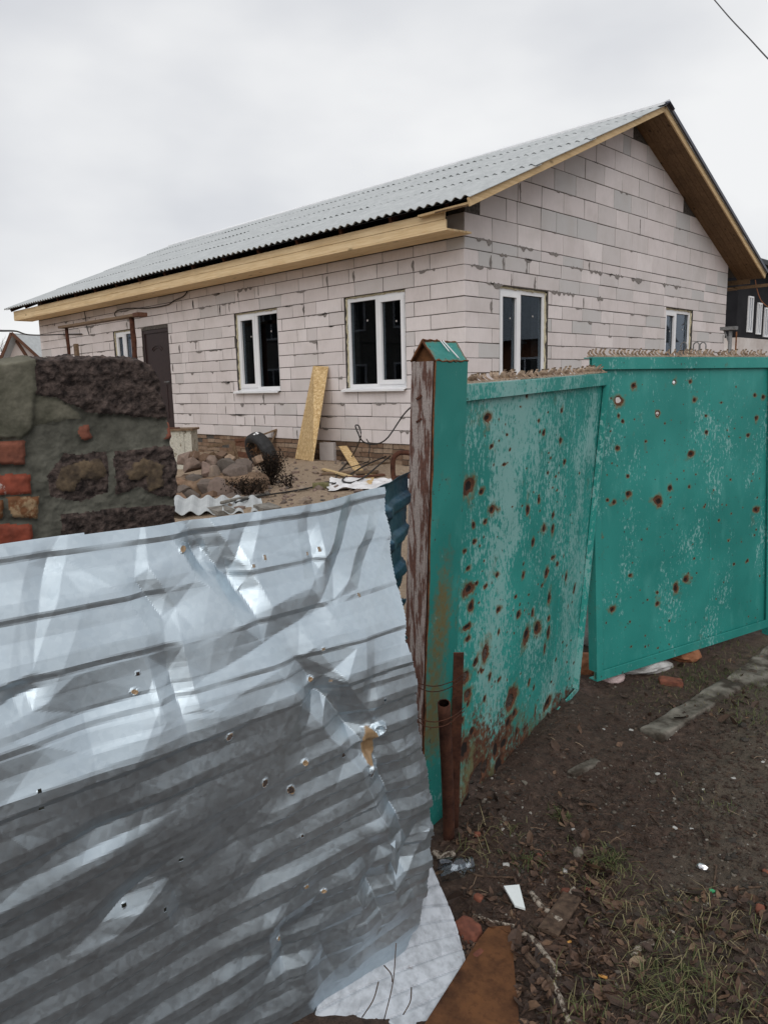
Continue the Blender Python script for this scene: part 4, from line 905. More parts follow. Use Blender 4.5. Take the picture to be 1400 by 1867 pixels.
    for k in range(n_t):
        c_ = tl+(tr-tl)*((k+0.6)/(n_t+0.6))+A(0, 0, 0.004); hh = 0.030*ra_.uniform(0.75, 1.15); ln_ = ra_.uniform(0.5, 1.1); tw_ = ra_.uniform(-.3, .3)
        if ra_.random() < 0.05: continue
        pr_ = [(0.012, 0.0), (0.004, 0.25), (-0.008*ln_, 0.55), (-0.010*ln_, 0.85), (-0.004, 1.05), (-0.011*ln_, 1.22)]; V = []
        for q, (x_, z_) in enumerate(pr_):
            w_ = (0.0034, 0.0040, 0.0036, 0.0030, 0.0022, 0.0010)[q]; cc = c_+rtt*(x_+tw_*0.01*z_)+A(0, 0, hh*z_)-nrm*(0.008+0.010*math.sin(z_*2.6+tw_*3))
            V += [cc-rtt*w_-nrm*0.004, cc+rtt*w_+nrm*0.004, cc+rtt*w_+nrm*0.0022, cc-rtt*w_-nrm*0.0058]
        m_ = len(pr_); mb.add(V, [(4*q+e, 4*q+(e+1) % 4, 4*q+4+(e+1) % 4, 4*q+4+e) for q in range(m_-1) for e in range(4)]+[(4*m_-4, 4*m_-3, 4*m_-2, 4*m_-1)])
    mb.beam(tl+A(0, 0, .005)-nrm*.008, tr+A(0, 0, .005)-nrm*.008, 0.022, 0.006, side=tuple(nrm))
    tag(mb.build('barbed_strip', M['coil'], g), kind='stuff')
    return g, pos, nrm
def blobset(ox, oy, sc, lst, holes=()):
    return [(ox+x/sc, oy+y/sc, rx/sc, ry/sc, h if h >= .45 else 0) for x, y, rx, ry, h in lst]
def shrink(*a): return [(x, y, rx*.82, ry*.82, h) for x, y, rx, ry, h in blobset(*a)]
R3 = lambda x, y, r, h=0: (x, y, r, r*1.15, h)
bR = shrink(1040, 620, 2.917, [R3(335, 242, 14), R3(550, 226, 13, .55), R3(635, 224, 11), R3(250, 316, 20, .6), R3(655, 320, 12), R3(253, 402, 8), R3(275, 428, 7), R3(462, 388, 13, .5), R3(716, 402, 8), R3(718, 490, 11), R3(975, 294, 9), R3(1020, 303, 10), R3(985, 415, 12), R3(943, 507, 10), R3(247, 573, 11), R3(396, 541, 8), R3(635, 602, 17, .4), R3(302, 725, 10), R3(302, 816, 17, .35), R3(195, 853, 8), R3(228, 863, 13), R3(520, 788, 15), R3(625, 778, 8), R3(460, 856, 19, .4), R3(845, 742, 6), R3(705, 887, 7), R3(983, 903, 15), R3(401, 1005, 5), R3(780, 955, 5), R3(830, 1067, 6), R3(863, 1190, 7), R3(933, 1174, 6), R3(314, 1252, 9), (553, 1318, 14, 24, .4), (605, 1274, 16, 19, .4), R3(458, 1343, 6), R3(458, 1405, 16, .35), R3(405, 1380, 5), R3(222, 1436, 15), R3(314, 1498, 5), R3(523, 1493, 5), R3(322, 1630, 5), R3(395, 1630, 4), R3(466, 1640, 4), R3(795, 332, 5), R3(650, 1162, 5), R3(597, 695, 5), R3(520, 835, 5), R3(147, 1145, 16), R3(140, 1290, 15), R3(155, 1370, 8), R3(150, 1040, 12), R3(655, 150, 8), R3(500, 445, 4), R3(960, 750, 4), R3(755, 797, 4), R3(990, 835, 4), R3(660, 715, 4), R3(985, 1010, 5), R3(770, 1375, 4), R3(190, 1505, 4)])
for i in range(60): bR.append((random.uniform(1105, 1385), random.uniform(680, 1180), 1.0, 1.2, 0))
bL = blobset(720, 600, 3.5, [(585, 565, 28, 28, 0), R3(607, 748, 10), R3(712, 675, 7), (690, 865, 16, 10, 0), (470, 1000, 36, 52, .3), (548, 1037, 15, 17, 0), (612, 1150, 17, 26, .3), (567, 1230, 11, 16, 0), (500, 1250, 9, 20, 0), (505, 1360, 11, 13, 0), R3(450, 1418, 11), R3(462, 1525, 12), (475, 1655, 30, 34, .2), R3(513, 1622, 10), R3(570, 1637, 10), (637, 1567, 9, 15, 0), (790, 1567, 10, 24, .3), (905, 1090, 8, 18, 0), (930, 1272, 12, 28, .4), (990, 1270, 10, 28, .4), (857, 1360, 9, 20, 0), (833, 1150, 9, 22, 0), (945, 665, 9, 16, 0), (1057, 710, 9, 16, 0), (1062, 520, 8, 16, 0), (838, 425, 8, 18, 0), (1075, 850, 7, 14, 0), (988, 1190, 8, 16, 0), (990, 1455, 13, 12, 0), (1015, 1497, 8, 12, 0), (940, 1555, 15, 34, .35), (1075, 1580, 8, 28, .4), (1135, 1645, 6, 20, 0), (955, 1710, 14, 34, 0), R3(905, 1630, 8), R3(740, 1705, 8), R3(730, 770, 7), R3(965, 915, 6), R3(830, 890, 5)])
bL += blobset(720, 1080, 3.5, [(485, 90, 18, 28, 0), (755, 135, 11, 24, 0), (845, 125, 10, 26, .4), (640, 105, 12, 14, 0), (460, 220, 26, 17, 0), (465, 300, 14, 17, 0), (812, 260, 22, 48, .4), (880, 222, 20, 36, .4), (950, 160, 11, 18, 0), (950, 250, 10, 38, 0), (565, 385, 22, 56, .5), (510, 445, 15, 20, .4), (540, 500, 11, 18, 0), (590, 540, 9, 22, 0), (450, 540, 32, 38, .5), (462, 650, 25, 32, .45), R3(640, 555, 10), (835, 570, 9, 24, 0), (870, 607, 8, 18, 0), (1010, 430, 6, 11, 0), (720, 690, 28, 50, .5), (745, 770, 22, 34, .3), (710, 830, 26, 38, .3), (975, 700, 30, 36, .3), (890, 765, 7, 26, 0), (875, 915, 11, 22, 0), (770, 890, 12, 36, 0), (490, 885, 18, 24, .35), (560, 680, 8, 14, 0), (460, 715, 9, 18, 0), (430, 815, 12, 18, 0), (445, 1010, 36, 54, .3), (515, 1210, 46, 66, .75), (572, 1110, 30, 52, .7), (690, 960, 40, 50, 0), (640, 1000, 30, 70, 0), (660, 1100, 50, 70, 0), (720, 1080, 40, 40, 0), (480, 1330, 70, 50, 0), (600, 1290, 30, 40, 0), (1090, 90, 4, 18, 0), (820, 870, 14, 20, 0), (930, 350, 8, 30, 0), (640, 250, 8, 20, 0)])
for i in range(90): bL.append((random.uniform(862, 1080), random.uniform(740, 1330), random.uniform(0.8, 1.5), random.uniform(1.0, 2.4), 0))
tlL, trL = A(4.712, -5.950, 1.601), A(4.500, -4.540, 1.641); blL, brL = A(4.733, -6.050, -0.02), A(4.430, -4.660, 0.0)
def stainL(u, v, a, z): return np.clip(0.95*sstep(0.50, 0.08, v+0.30*u)*(0.75+0.6*n2(a, z, 5, 3.0, 3))+0.35*np.exp(-(((u-0.62)/0.10)**2+((v-0.36)/0.07)**2))+0.45*np.exp(-(((u-0.10)/0.08)**2+((v-0.93)/0.05)**2)), 0, 1)
def stainR(u, v, a, z): return 0.55*sstep(0.05, 0.0, v)*(0.6+0.5*n2(a, z, 8, 3.0, 2))+0.4*sstep(0.03, 0.0, u)
gate_leaf('gate_leaf', tlL, trL, blL, brL, M['gate_a'], bL, 'pale green gate leaf, riddled with rust-rimmed holes, hanging askew beside its post', 0.70, 2.0, 0.020, stainL, (0.056, 0.03, 0, 0.022), lambda u, v, a, z: np.clip(1.3*sstep(0.40, 0.05, v+0.24*u)*(0.60+1.0*n2(a, z*0.7, 8, 13.0, 4)), 0, 0.60))
cgate = (1.6-0.055)/1.6; P0g, P1g = atZ(1083, 1241, 0.04), atZ(1394, 1142, 0.07)
gdir = P1g-P0g; gdir[2] = 0; gdir /= np.linalg.norm(gdir); gn = A(gdir[1], -gdir[0], 0)
tlR, trR = atPl(1074, 651, P0g-gn*0.015, gn), atPl(1402, 651, P1g, gn); tlR = tlR; 
gR, posR, nR = gate_leaf('gate_leaf', tlR, trR, P0g.copy(), P1g.copy(), M['gate_b'], bR, 'darker green gate leaf, flat and upright, with scattered round rusty holes', 0.63, 9.0, 0.006, stainR, (0.060, 0.050, 0.045, 0.02), lambda u, v, a, z: 0.5*sstep(0.02, 0.0, v)*(0.6+0.9*n2(a, z, 14, 4.0, 3)))
# post that carries the right leaf
pp = P1g+gdir*0.09; pp[2] = -0.05; g2 = empty('gate_post', pp, 'plain green steel gate post at the far end of the upright leaf', 'gate post')
mb = MB(); mb.beam(pp, pp+A(0, 0, 1.82), 0.10, 0.10, side=tuple(gdir), b=0.006); mb.build('column', M['gate_b'], g2); mb = MB(); mb.beam(pp+A(0, 0, 1.82), pp+A(0, 0, 1.835), 0.12, 0.12, side=tuple(gdir)); mb.build('cap', M['rust'], g2)

# ================================================================== MASONRY PIER
PB = A(4.42, -6.90, 0)
def sp(px, py): P = atPl(px, py, PB, FN); return float((P-PB)@FT), float(P[2])
def tow(L): L = np.asarray(L); return PB+L[:, :1]*FT+L[:, 1:2]*FN+L[:, 2:3]*A(0, 0, 1)
pier = empty('masonry_pier', tuple(PB-FN*0.2-FT*0.25), 'dark masonry pier of rough clinker blocks and red brick in smeared mortar', 'pier')
# one continuous skin (front, right return and top), cut into its blocks, bricks and mortar beds
ps = np.concatenate([np.arange(-1.05, -0.62, 0.012), np.arange(-0.62, 0.34, 0.0032)]); pz = np.concatenate([np.arange(-0.1, 1.08, 0.02), np.arange(1.08, 2.05, 0.0034)])
SS, ZZ = np.meshgrid(ps, pz, indexing='ij')
er_ = np.array([sp(*e) for e in ((268, 655), (285, 690), (298, 735), (304, 765), (310, 800), (317, 830), (322, 880), (318, 930), (322, 990))])
et_ = np.array([sp(*e) for e in ((-80, 668), (0, 668), (40, 663), (62, 658), (120, 656), (200, 656), (262, 660), (285, 668), (300, 680))])
s_r = np.interp(ZZ, er_[::-1, 1], er_[::-1, 0])+0.006*n2(SS*0, ZZ, 40, 3.0, 3); z_t = np.interp(SS, et_[:, 0], et_[:, 1])+0.006*n2(SS, ZZ*0, 35, 4.0, 3)
ov_s, ov_z = np.maximum(0, SS-s_r), np.maximum(0, ZZ-z_t)
# where each cell sits in the picture of the face, warped so that the beds run unevenly
FQ = PB+np.minimum(SS, s_r)[..., None]*FT+np.minimum(ZZ, z_t)[..., None]*A(0, 0, 1); FP = proj(FQ.reshape(-1, 3)).reshape(*SS.shape, 2)
wx = FP[..., 0]+7*n2(SS, ZZ, 16, 5.0, 3)+3*n2(SS, ZZ, 60, 5.5, 2); wy = FP[..., 1]+6*n2(SS, ZZ, 16, 6.0, 3)+3*n2(SS, ZZ, 60, 6.5, 2)
zones = [('clinker_block', 'rock_wall', [(64, 600), (400, 600), (400, 758), (250, 762), (160, 752), (125, 735), (105, 725), (62, 722)], 0.010, 1.0),
         ('clinker_block', 'rock_wall', [(118, 828), (196, 822), (196, 902), (150, 912), (95, 908), (88, 870)], -0.004, 0.9),
         ('clinker_block', 'rock_wall', [(206, 822), (300, 812), (400, 815), (400, 910), (290, 905), (250, 890), (210, 906)], 0.004, 1.0),
         ('clinker_block', 'rock_wall', [(110, 940), (200, 930), (300, 922), (400, 922), (400, 1400), (105, 1400)], 0.0, 1.0),
         ('sandy_mortar', 'pier_sand', [(112, 850), (150, 836), (178, 842), (188, 868), (170, 880), (152, 870), (140, 896), (112, 890)], 0.006, 0.35),
         ('sandy_mortar', 'pier_sand', [(225, 852), (262, 838), (292, 846), (300, 885), (272, 896), (262, 868), (236, 872)], 0.014, 0.4),
         ('brick', 'brick', [(-400, 805), (47, 805), (46, 847), (-400, 850)], 0.016, 0.15), ('brick', 'brick_w', [(-400, 866), (55, 866), (56, 902), (-400, 902)], 0.012, 0.15),
         ('brick', 'brick_b', [(10, 906), (71, 906), (68, 946), (20, 944)], 0.012, 0.2), ('brick', 'brick_b', [(-400, 912), (5, 912), (5, 948), (-400, 948)], 0.010, 0.2),
         ('brick', 'brick_w', [(-400, 957), (57, 957), (60, 1003), (-400, 1003)], 0.012, 0.2), ('brick', 'brick', [(-400, 1014), (45, 1014), (45, 1056), (-400, 1056)], 0.010, 0.2),
         ('brick_fragment', 'brick', [(146, 776), (164, 776), (168, 798), (152, 802), (143, 790)], 0.012, 0.1), ('brick_fragment', 'brick', [(300, 768), (400, 768), (400, 800), (298, 800)], 0.014, 0.1),
         ('mossy_mortar', 'pier_moss', [(-400, 500), (62, 500), (62, 724), (58, 780), (40, 800), (-400, 802)], 0.018, 0.12), ('mossy_mortar', 'pier_moss', [(62, 724), (105, 726), (125, 738), (150, 762), (95, 772), (58, 778)], 0.002, 0.2)]
def inpoly(x, y, poly):
    c_ = np.zeros(x.shape, bool); n_ = len(poly)
    for i in range(n_):
        (x0, y0), (x1, y1) = poly[i], poly[(i+1) % n_]
        if y0 == y1: continue
        t = ((y0 > y) != (y1 > y)) & (x < (x1-x0)*(y-y0)/(y1-y0)+x0); c_ ^= t
    return c_
zid = np.full(SS.shape, -1); hgt_ = np.full(SS.shape, -0.006); ruf = np.full(SS.shape, 0.30)
for k, (nm, mt, poly, h_, r_) in enumerate(zones):
    m_ = inpoly(wx, wy, poly); 
    if nm == 'sandy_mortar': m_ = inpoly(wx+12*n2(SS, ZZ, 30, 91.0, 3), wy+10*n2(SS, ZZ, 30, 92.0, 3), poly)
    if nm.startswith('brick') and nm != 'brick_fragment': m_ = inpoly(FP[..., 0]+2.0*n2(SS, ZZ, 40, 8.0+k, 2), FP[..., 1]+1.5*n2(SS, ZZ, 40, 9.0+k, 2), poly)
    zid[m_] = k; hgt_[m_] = h_; ruf[m_] = r_
def blur(a, n_):
    for _ in range(n_):
        a = (a+np.roll(a, 1, 0)+np.roll(a, -1, 0))/3; a = (a+np.roll(a, 1, 1)+np.roll(a, -1, 1))/3
    return a
hgt_, ruf = blur(hgt_, 2), blur(ruf, 2)
crag = n2(SS, ZZ, 22, 11.0, 5)+0.8*np.abs(n2(SS, ZZ, 55, 12.0, 3)); soft = n2(SS, ZZ, 9, 13.0, 4)
pits = -np.clip(n2(SS, ZZ, 34, 14.0, 3)-0.12, 0, 1)
disp = 0.8*hgt_+ruf*(0.0085*crag+0.020*pits+0.003*n2(SS, ZZ, 120, 15.0, 2))+(1-ruf)*(0.008*soft+0.0012*n2(SS, ZZ, 150, 16.0, 2))
rnd_c = 0.03; bs = np.clip(ov_s/rnd_c, 0, 1); bt_ = np.clip(ov_z/rnd_c, 0, 1)
nrm_p = FN*(1-np.maximum(bs, bt_))[..., None]+FT*bs[..., None]+A(0, 0, 1)*bt_[..., None]
PPt = FQ-FN*(ov_s+ov_z)[..., None]+disp[..., None]*nrm_p
gfp = gridfaces(*SS.shape); fz_ = zid.ravel()[gfp[:, 0]]
okf = ~((ov_s.ravel()[gfp[:, 0]] > 0.30) & (ov_z.ravel()[gfp[:, 0]] > 0.30))
for k in range(-1, len(zones)):
    fk = gfp[(fz_ == k) & okf]
    if not len(fk): continue
    V, Fq, _a = compact(PPt.reshape(-1, 3), fk, {}); mesh('mortar_bed' if k < 0 else zones[k][0], V, Fq, M['pier_mortar'] if k < 0 else M[zones[k][1]], pier, True)
P, Fs = rough_box((0.36, 0.16, 0.80), 4, 0.03, 0.0, 9.0, 3.0); mesh('core', tow(P+A(-0.42, -0.20, 0.80)), Fs, M['pier_mortar'], pier)
vv, ff = ico(2); mesh('pebble', tow(vv*A(.022, .016, .012)*(1+.2*fbm(vv*2, 2)[:, None])+A(sp(99, 655)[0], -0.06, sp(99, 656)[1])), ff, M['concrete'], pier, True)

# ================================================================== YARD
def place(V, P, R_=None, s=1.0):
    V = np.asarray(V, float)*s
    if R_ is not None: V = V@np.asarray(R_).T
    return V+np.asarray(P)
# porch frame before the door
pf = empty('porch_frame', tuple(atY(190, 800, -1.3)*A(1, 1, 0)+A(0, 0, 0.35)), 'rusty two-post porch frame carrying a weathered board beside the brown door', 'porch frame')
PY = -1.35; b0, b1 = atY(113, 597, PY), atY(261, 573, PY)
for px, r_, top in ((122, 0.035, 598), (241, 0.048, 580)):
    t = atY(px, top, PY); t_ = MB(); zs_ = np.linspace(gz(t[0], PY)-0.1, t[2]+0.01, 14); t_.tube([(t[0]+0.012*math.sin(k*1.9), PY, z) for k, z in enumerate(zs_)], [r_*random.uniform(0.9, 1.12) for _ in zs_], 8); t_.build('post', M['rust_dk'], pf, True)
mb = MB(); mb.beam((b0[0], PY, b0[2]), (b1[0], PY, b1[2]), 0.16, 0.05, side=(0, 1, 0), tone=0.8, b=0.004); mb.build('beam', M['old_wood'], pf)
mb = MB(); e = b1-A(0.18, 0, 0); mb.beam((e[0], PY-0.01, b1[2]-0.002), (b1[0]+0.01, PY-0.01, b1[2]-0.002), 0.18, 0.07, side=(0, 1, 0), tone=0.3, b=0.004); mb.build('end_block', M['brown_wood'], pf)
q = atY(139, 627, PY-0.3); mb = MB(); mb.beam((q[0], PY-0.3, gz(q[0], PY-0.3)-0.1), (q[0], PY-0.3, q[2]), 0.11, 0.06, side=(1, 0, 0), tone=0.2, b=0.006); o = mb.build('timber_stake', M['old_wood']); tag(o, 'short weathered timber stake standing beside the porch frame', 'stake')
# cream cabinet with a wooden lid
cb = atG(336, 852); cw = 0.42
cab = empty('old_cabinet', tuple(cb), 'peeling cream wooden cabinet with bare timber lid below the door', 'cabinet')
yh = math.radians(12)
RC = rotz(yh); ctop = atPl(336, 782, cb, fw*A(1, 1, 0)/np.linalg.norm(fw[:2]))[2]; hC = ctop-cb[2]
def lbox(parent, name, mat, a, b, P, R_, tone=0.5, bev=0.0):
    V = [(x, y, z) for z in (a[2], b[2]) for x, y in ((a[0], a[1]), (b[0], a[1]), (b[0], b[1]), (a[0], b[1]))]; return mesh(name, place(V, P, R_), BOXF, mat, parent, False, {'tone': [tone]*8})
RV = rotz(YAW*-1)   # faces the street corner
lbox(cab, 'carcass', M['cream_peel'], (-cw, -0.18, -0.1), (0.19, 0.22, hC-0.02), cb, RV); lbox(cab, 'side_batten', M['cream_peel'], (0.05, -0.195, -0.08), (0.075, -0.181, hC-0.03), cb, RV)
lbox(cab, 'lid', M['old_wood'], (-cw-0.03, -0.21, hC-0.019), (0.22, 0.25, hC+0.012), cb, RV, 0.9); lbox(cab, 'loose_slat', M['brown_wood'], (-0.30, -0.14, hC+0.013), (-0.02, -0.04, hC+0.033), cb, RV @ rotz(0.2), 0.3)
# pile of field stones
iv, if_ = ico(3); ico1 = ico(1)
stones = [(338, 838, 17, 17), (352, 852, 18, 20), (357, 880, 20, 22), (378, 862, 24, 20), (372, 893, 20, 22), (394, 868, 22, 24), (400, 893, 26, 22), (424, 893, 24, 20), (432, 868, 26, 22), (415, 850, 24, 16), (440, 852, 22, 16), (340, 898, 22, 16), (385, 842, 20, 14), (362, 842, 14, 12), (425, 910, 30, 16), (350, 905, 24, 16)]
pd = atG(395, 905)
pn = fw*A(1, 1, 0)/np.linalg.norm(fw[:2])
def rock(seed, cuts=2):
    rg = np.random.default_rng(seed); d_ = rg.normal(size=(15, 3)); d_ /= np.linalg.norm(d_, axis=1)[:, None]; d_ *= rg.uniform(0.82, 1.12, (15, 1))
    bm = bmesh.new(); vs_ = [bm.verts.new(tuple(p_)) for p_ in d_]; bmesh.ops.convex_hull(bm, input=vs_)
    bmesh.ops.delete(bm, geom=[v for v in bm.verts if not v.link_faces], context='VERTS')
    bmesh.ops.bevel(bm, geom=bm.edges[:], offset=0.07, segments=2, affect='EDGES', profile=0.6); bmesh.ops.triangulate(bm, faces=bm.faces[:])
    bmesh.ops.subdivide_edges(bm, edges=[e for e in bm.edges if e.calc_length() > 0.3], cuts=2); bmesh.ops.triangulate(bm, faces=bm.faces[:])
    bm.verts.index_update(); V = np.array([v.co[:] for v in bm.verts]); Fs = [[v.index for v in f.verts] for f in bm.faces]; bm.free()
    return V*(1+0.10*fbm(V*3.0+seed, 3)[:, None]), Fs
for i, (px, py, rx, ry) in enumerate(stones):
    bk = (905-py)*0.0095; P = atPl(px, py, pd+pn*bk, pn); sc = np.linalg.norm(P-CAM)/F_PX
    V, fs_ = rock(100+i); V = V*A(rx*sc, max(rx, ry)*sc*0.9, ry*sc)*1.02
    o = mesh('field_stone', place(V, P, rotz(-YAW)), fs_, M['stone'], None, False, {'tone': [random.random()]*len(V)})
    tag(o, 'rounded grey-pink field stone in the heap beside the tyre', 'stone', 'heap of field stones')
V, Fs = rough_box((0.55, 0.35, 0.16), 14, 0.14, 0.06, 3.0, 4.0); o = mesh('soil_heap', place(V, pd+pn*0.42+A(0, 0, 0.04)+rt*A(1, 1, 0)*-0.05, rotz(-YAW)), Fs, M['heap'], None, True); tag(o, kind='structure')
for i, (px, py) in enumerate(((330, 880), (420, 838), (446, 880), (382, 905), (352, 832), (462, 900), (405, 832), (440, 912), (330, 910), (372, 836), (470, 838), (395, 912))):
    P = atPl(px, py, pd+pn*((905-py)*0.0095-0.08), pn); V, Fs = rough_box((random.uniform(.05, .10), random.uniform(.04, .06), random.uniform(.025, .05)), 4, 0.006, 0.012, 18, 60.0+i)
    o = mesh('broken_brick', place(V, P, rotm(random.uniform(-.6, .6), random.uniform(-.6, .6), random.uniform(0, 6))), Fs, M['plinth'], None, False, {'tone': [random.random()]*len(V)}); tag(o, 'broken brown brick lying among the field stones', 'brick', 'broken bricks in the stone heap')
# tyre
tb = atG(478, 846); tyre = empty('tyre', tuple(tb), 'old black car tyre standing on edge against broken timber', 'tyre')
R0, hw = 0.34, 0.105; prof = [(0.60, -0.62), (0.64, -0.88), (0.76, -1.02), (0.87, -1.0), (0.945, -0.82), (0.985, -0.5), (1.0, 0.0), (0.985, 0.5), (0.945, 0.82), (0.87, 1.0), (0.76, 1.02), (0.64, 0.88), (0.60, 0.62)]
V = []; nseg = 48
for k in range(nseg):
    a = 2*math.pi*k/nseg; tr_ = 1.0+(0.012 if k % 2 else 0)
    for rr_, w_ in prof: r_ = R0*rr_*(tr_ if rr_ > 0.93 else 1); V.append((r_*math.cos(a), hw*w_, r_*math.sin(a)))
n = len(prof); Fs = [(k*n+i, ((k+1) % nseg)*n+i, ((k+1) % nseg)*n+(i+1) % n, k*n+(i+1) % n) for k in range(nseg) for i in range(n)]
RT = np.array(Matrix.Rotation(math.radians(-8), 3, 'Z') @ Matrix.Rotation(math.radians(20), 3, 'X')); mesh('casing', place(V, tb+A(0, 0, 0.17), RT), Fs, M['rubber'], tyre)
mb = MB()
for (a, w_) in ((1.35, -0.3), (1.42, 0.2), (1.28, 0.1)):
    c_ = place([(R0*1.004*math.cos(a), hw*w_, R0*1.004*math.sin(a))], tb+A(0, 0, 0.17), RT)[0]; vv, ff = ico(1); mb.add(place(vv*A(0.025, 0.025, 0.012), c_, RT), ff)
mb.build('paint_spot', M['upvc'], tyre)
# broken timber behind the tyre
tim = empty('broken_crate', tuple(atG(420, 838)), 'collapsed brown plank crate lying between stone heap and tyre', 'crate')
for (x0, y0, x1, y1, w_, th_, mt, t) in ((378, 815, 424, 806, 0.05, 0.02, 'old_wood', .4), (390, 832, 428, 826, 0.09, 0.02, 'old_wood', .9), (424, 806, 434, 842, 0.07, 0.03, 'old_wood', .7), (430, 806, 466, 812, 0.12, 0.02, 'brown_wood', .9), (434, 828, 462, 832, 0.10, 0.02, 'brown_wood', .5), (366, 840, 392, 828, 0.10, 0.03, 'old_wood', .2), (428, 803, 460, 800, 0.05, 0.02, 'brown_wood', .8)):
    g0 = atG(412, 840)+pn*0.10; a, b = atPl(x0, y0, g0+pn*random.uniform(-.05, .05), pn), atPl(x1, y1, g0+pn*random.uniform(-.05, .05), pn); mb = MB(); mb.beam(a, b, w_, th_, side=(0, 0, 1) if abs(b[2]-a[2]) < 0.15 else tuple(rt), tone=t, b=0.002); mb.build('plank', M[mt], tim)
tim2 = empty('timber_offcut', tuple(atG(498, 838)), 'pointed brown timber offcut propped against the plinth behind the tyre', 'timber')
g0 = atG(495, 836)+pn*0.25
for (x0, y0, x1, y1, w_, t) in ((481, 792, 505, 783, .10, .9), (490, 822, 505, 783, .08, .5), (487, 815, 483, 795, .06, .2)):
    a, b = atPl(x0, y0, g0, pn), atPl(x1, y1, g0+pn*0.05, pn); mb = MB(); mb.beam(a, b, w_, 0.03, side=tuple(pn), tone=t, b=0.002); mb.build('plank', M['old_wood'], tim2)
# OSB board leaning on the wall
p_bl, p_br = atG(538, 836), atG(570, 841); p_tl, p_tr = atY(571, 667, -0.03), atY(598, 668, -0.03)
b_ = np.cross(p_br-p_bl, p_tl-p_bl); b_ /= np.linalg.norm(b_); b_ *= 0.011*np.sign(b_@(CAM-p_bl))
mb = MB(); mb.add([p_bl, p_br, p_br-b_, p_bl-b_, p_tl, p_tr, p_tr-b_, p_tl-b_], BOXF); o = mb.build('osb_board', M['osb']); tag(o, 'tall narrow strand board leaning against the block wall between two windows', 'board')
for (x0, y0, x1, y1, w_, lab) in ((625, 815, 655, 862, 0.13, 'long pale strand board strip sloping down from the plinth into the sand'), (676, 866, 664, 890, 0.14, 'short strand board offcut lying on the white plastic sheet')):
    a, b = atG(x0, y0+ (22 if x0 == 625 else 0)), atG(x1, y1)
    if x0 == 625: a = atY(x0, y0, -0.12)
    mb = MB(); mb.beam(a+A(0, 0, 0.012), b+A(0, 0, 0.012), w_, 0.012, side=tuple(np.cross(b-a, A(0, 0, 1))), tone=.5); o = mb.build('osb_strip', M['osb']); tag(o, lab, 'board')
g0 = atG(600, 839); V, Fs = rough_box((0.13, 0.12, 0.16), 6, 0.006, 0.004, 12, 2.0); o = mesh('loose_block', place(V, g0+A(0, 0.03, 0.13), rotz(0.35)), Fs, M['concrete'] if False else M['block'], None, False, {'tone': [0.3]*len(V)}); tag(o, 'single loose tan block standing on end at the brick plinth', 'block')
V, Fs = rough_box((0.10, 0.05, 0.035), 6, 0.01, 0.01, 20, 2.0); o = mesh('mossy_brick', place(V, atG(585, 888)+A(0, 0, 0.02), rotz(0.9)), Fs, M['moss'], None, True); tag(o, 'green mossy brick lying flat on the sand', 'brick')
for i, (x0, y0, x1, y1, w_, mt, lab) in enumerate(((588, 866, 690, 862, 0.16, 'old_wood', 'wide weathered plank half buried in sand beside the plastic sheet'), (630, 874, 700, 868, 0.08, 'brown_wood', 'narrow brown plank lying below the wide weathered plank'), (665, 850, 742, 842, 0.22, 'old_wood', 'grey plank resting along the foot of the brick plinth'), (590, 858, 640, 872, .06, 'strip_wood', 'thin pale lath lying aslant on the sand'))):
    a, b = atG(x0, y0), atG(x1, y1); mb = MB(); mb.beam(a+A(0, 0, .02), b+A(0, 0, .02), w_, 0.025, side=tuple(np.cross(b-a, A(0, 0, 1))), tone=.5, b=.002); o = mb.build('plank', M[mt]); tag(o, lab, 'plank', 'planks lying in the yard')
# white plastic sheet, crumpled
cx = atG(690, 888); uu, vv = np.meshgrid(np.linspace(-1, 1, 44), np.linspace(-1, 1, 30), indexing='ij')
px_ = np.interp(uu, [-1, 1], [622, 770]); py_ = 878+vv*20-uu*6; L = []
for i in range(uu.shape[0]):
    for j in range(uu.shape[1]):
        e = max(abs(uu[i, j]), abs(vv[i, j])); P = cx+A(*(r0*0.68*uu[i, j]+r0*0.08))+pn*(0.44*vv[i, j])*1.0; L.append(P)
L = np.array(L); L[:, 2] = hgt(L[:, 0], L[:, 1])+0.02+0.07*np.abs(fbm(L*5, 3))+0.05*np.maximum(0, uu.ravel())**1.5+0.09*np.exp(-(((uu.ravel()-0.75)/0.22)**2+((vv.ravel()-0.2)/0.5)**2)); L[:, :2] += 0.05*np.stack([fbm(L*4+3, 2), fbm(L*4+9, 2)], -1)
o = mesh('plastic_sheet', L, gridfaces(44, 30), M['plastic'], None, False); so = o.modifiers.new('t', 'SOLIDIFY'); so.thickness = 0.001; tag(o, 'crumpled white plastic sheet spread on the sand beside the gate post', 'plastic sheet')
# bent rusty tube bracket beside the post
g0 = atG(722, 905); bp = [atPl(x, y, g0, pn) for x, y in ((760, 838), (748, 827), (728, 826), (717, 838), (717, 868), (722, 872), (748, 868))]
t_ = MB(); t_.tube(curve(bp, 36), 0.028, 8); t_.beam(atPl(719, 868, g0, pn), g0+A(0, 0, -0.05), 0.09, 0.06, tone=.3); t_.beam(atPl(760, 838, g0, pn), A(*(atPl(760, 838, g0, pn)*A(1, 1, 0)+A(0, 0, gz(g0[0], g0[1])-0.1))), 0.05, 0.05)
o = t_.build('tube_bracket', M['rust_dk'], None, True); tag(o, 'bent rusty steel tube bracket standing behind the green gate post', 'bracket')
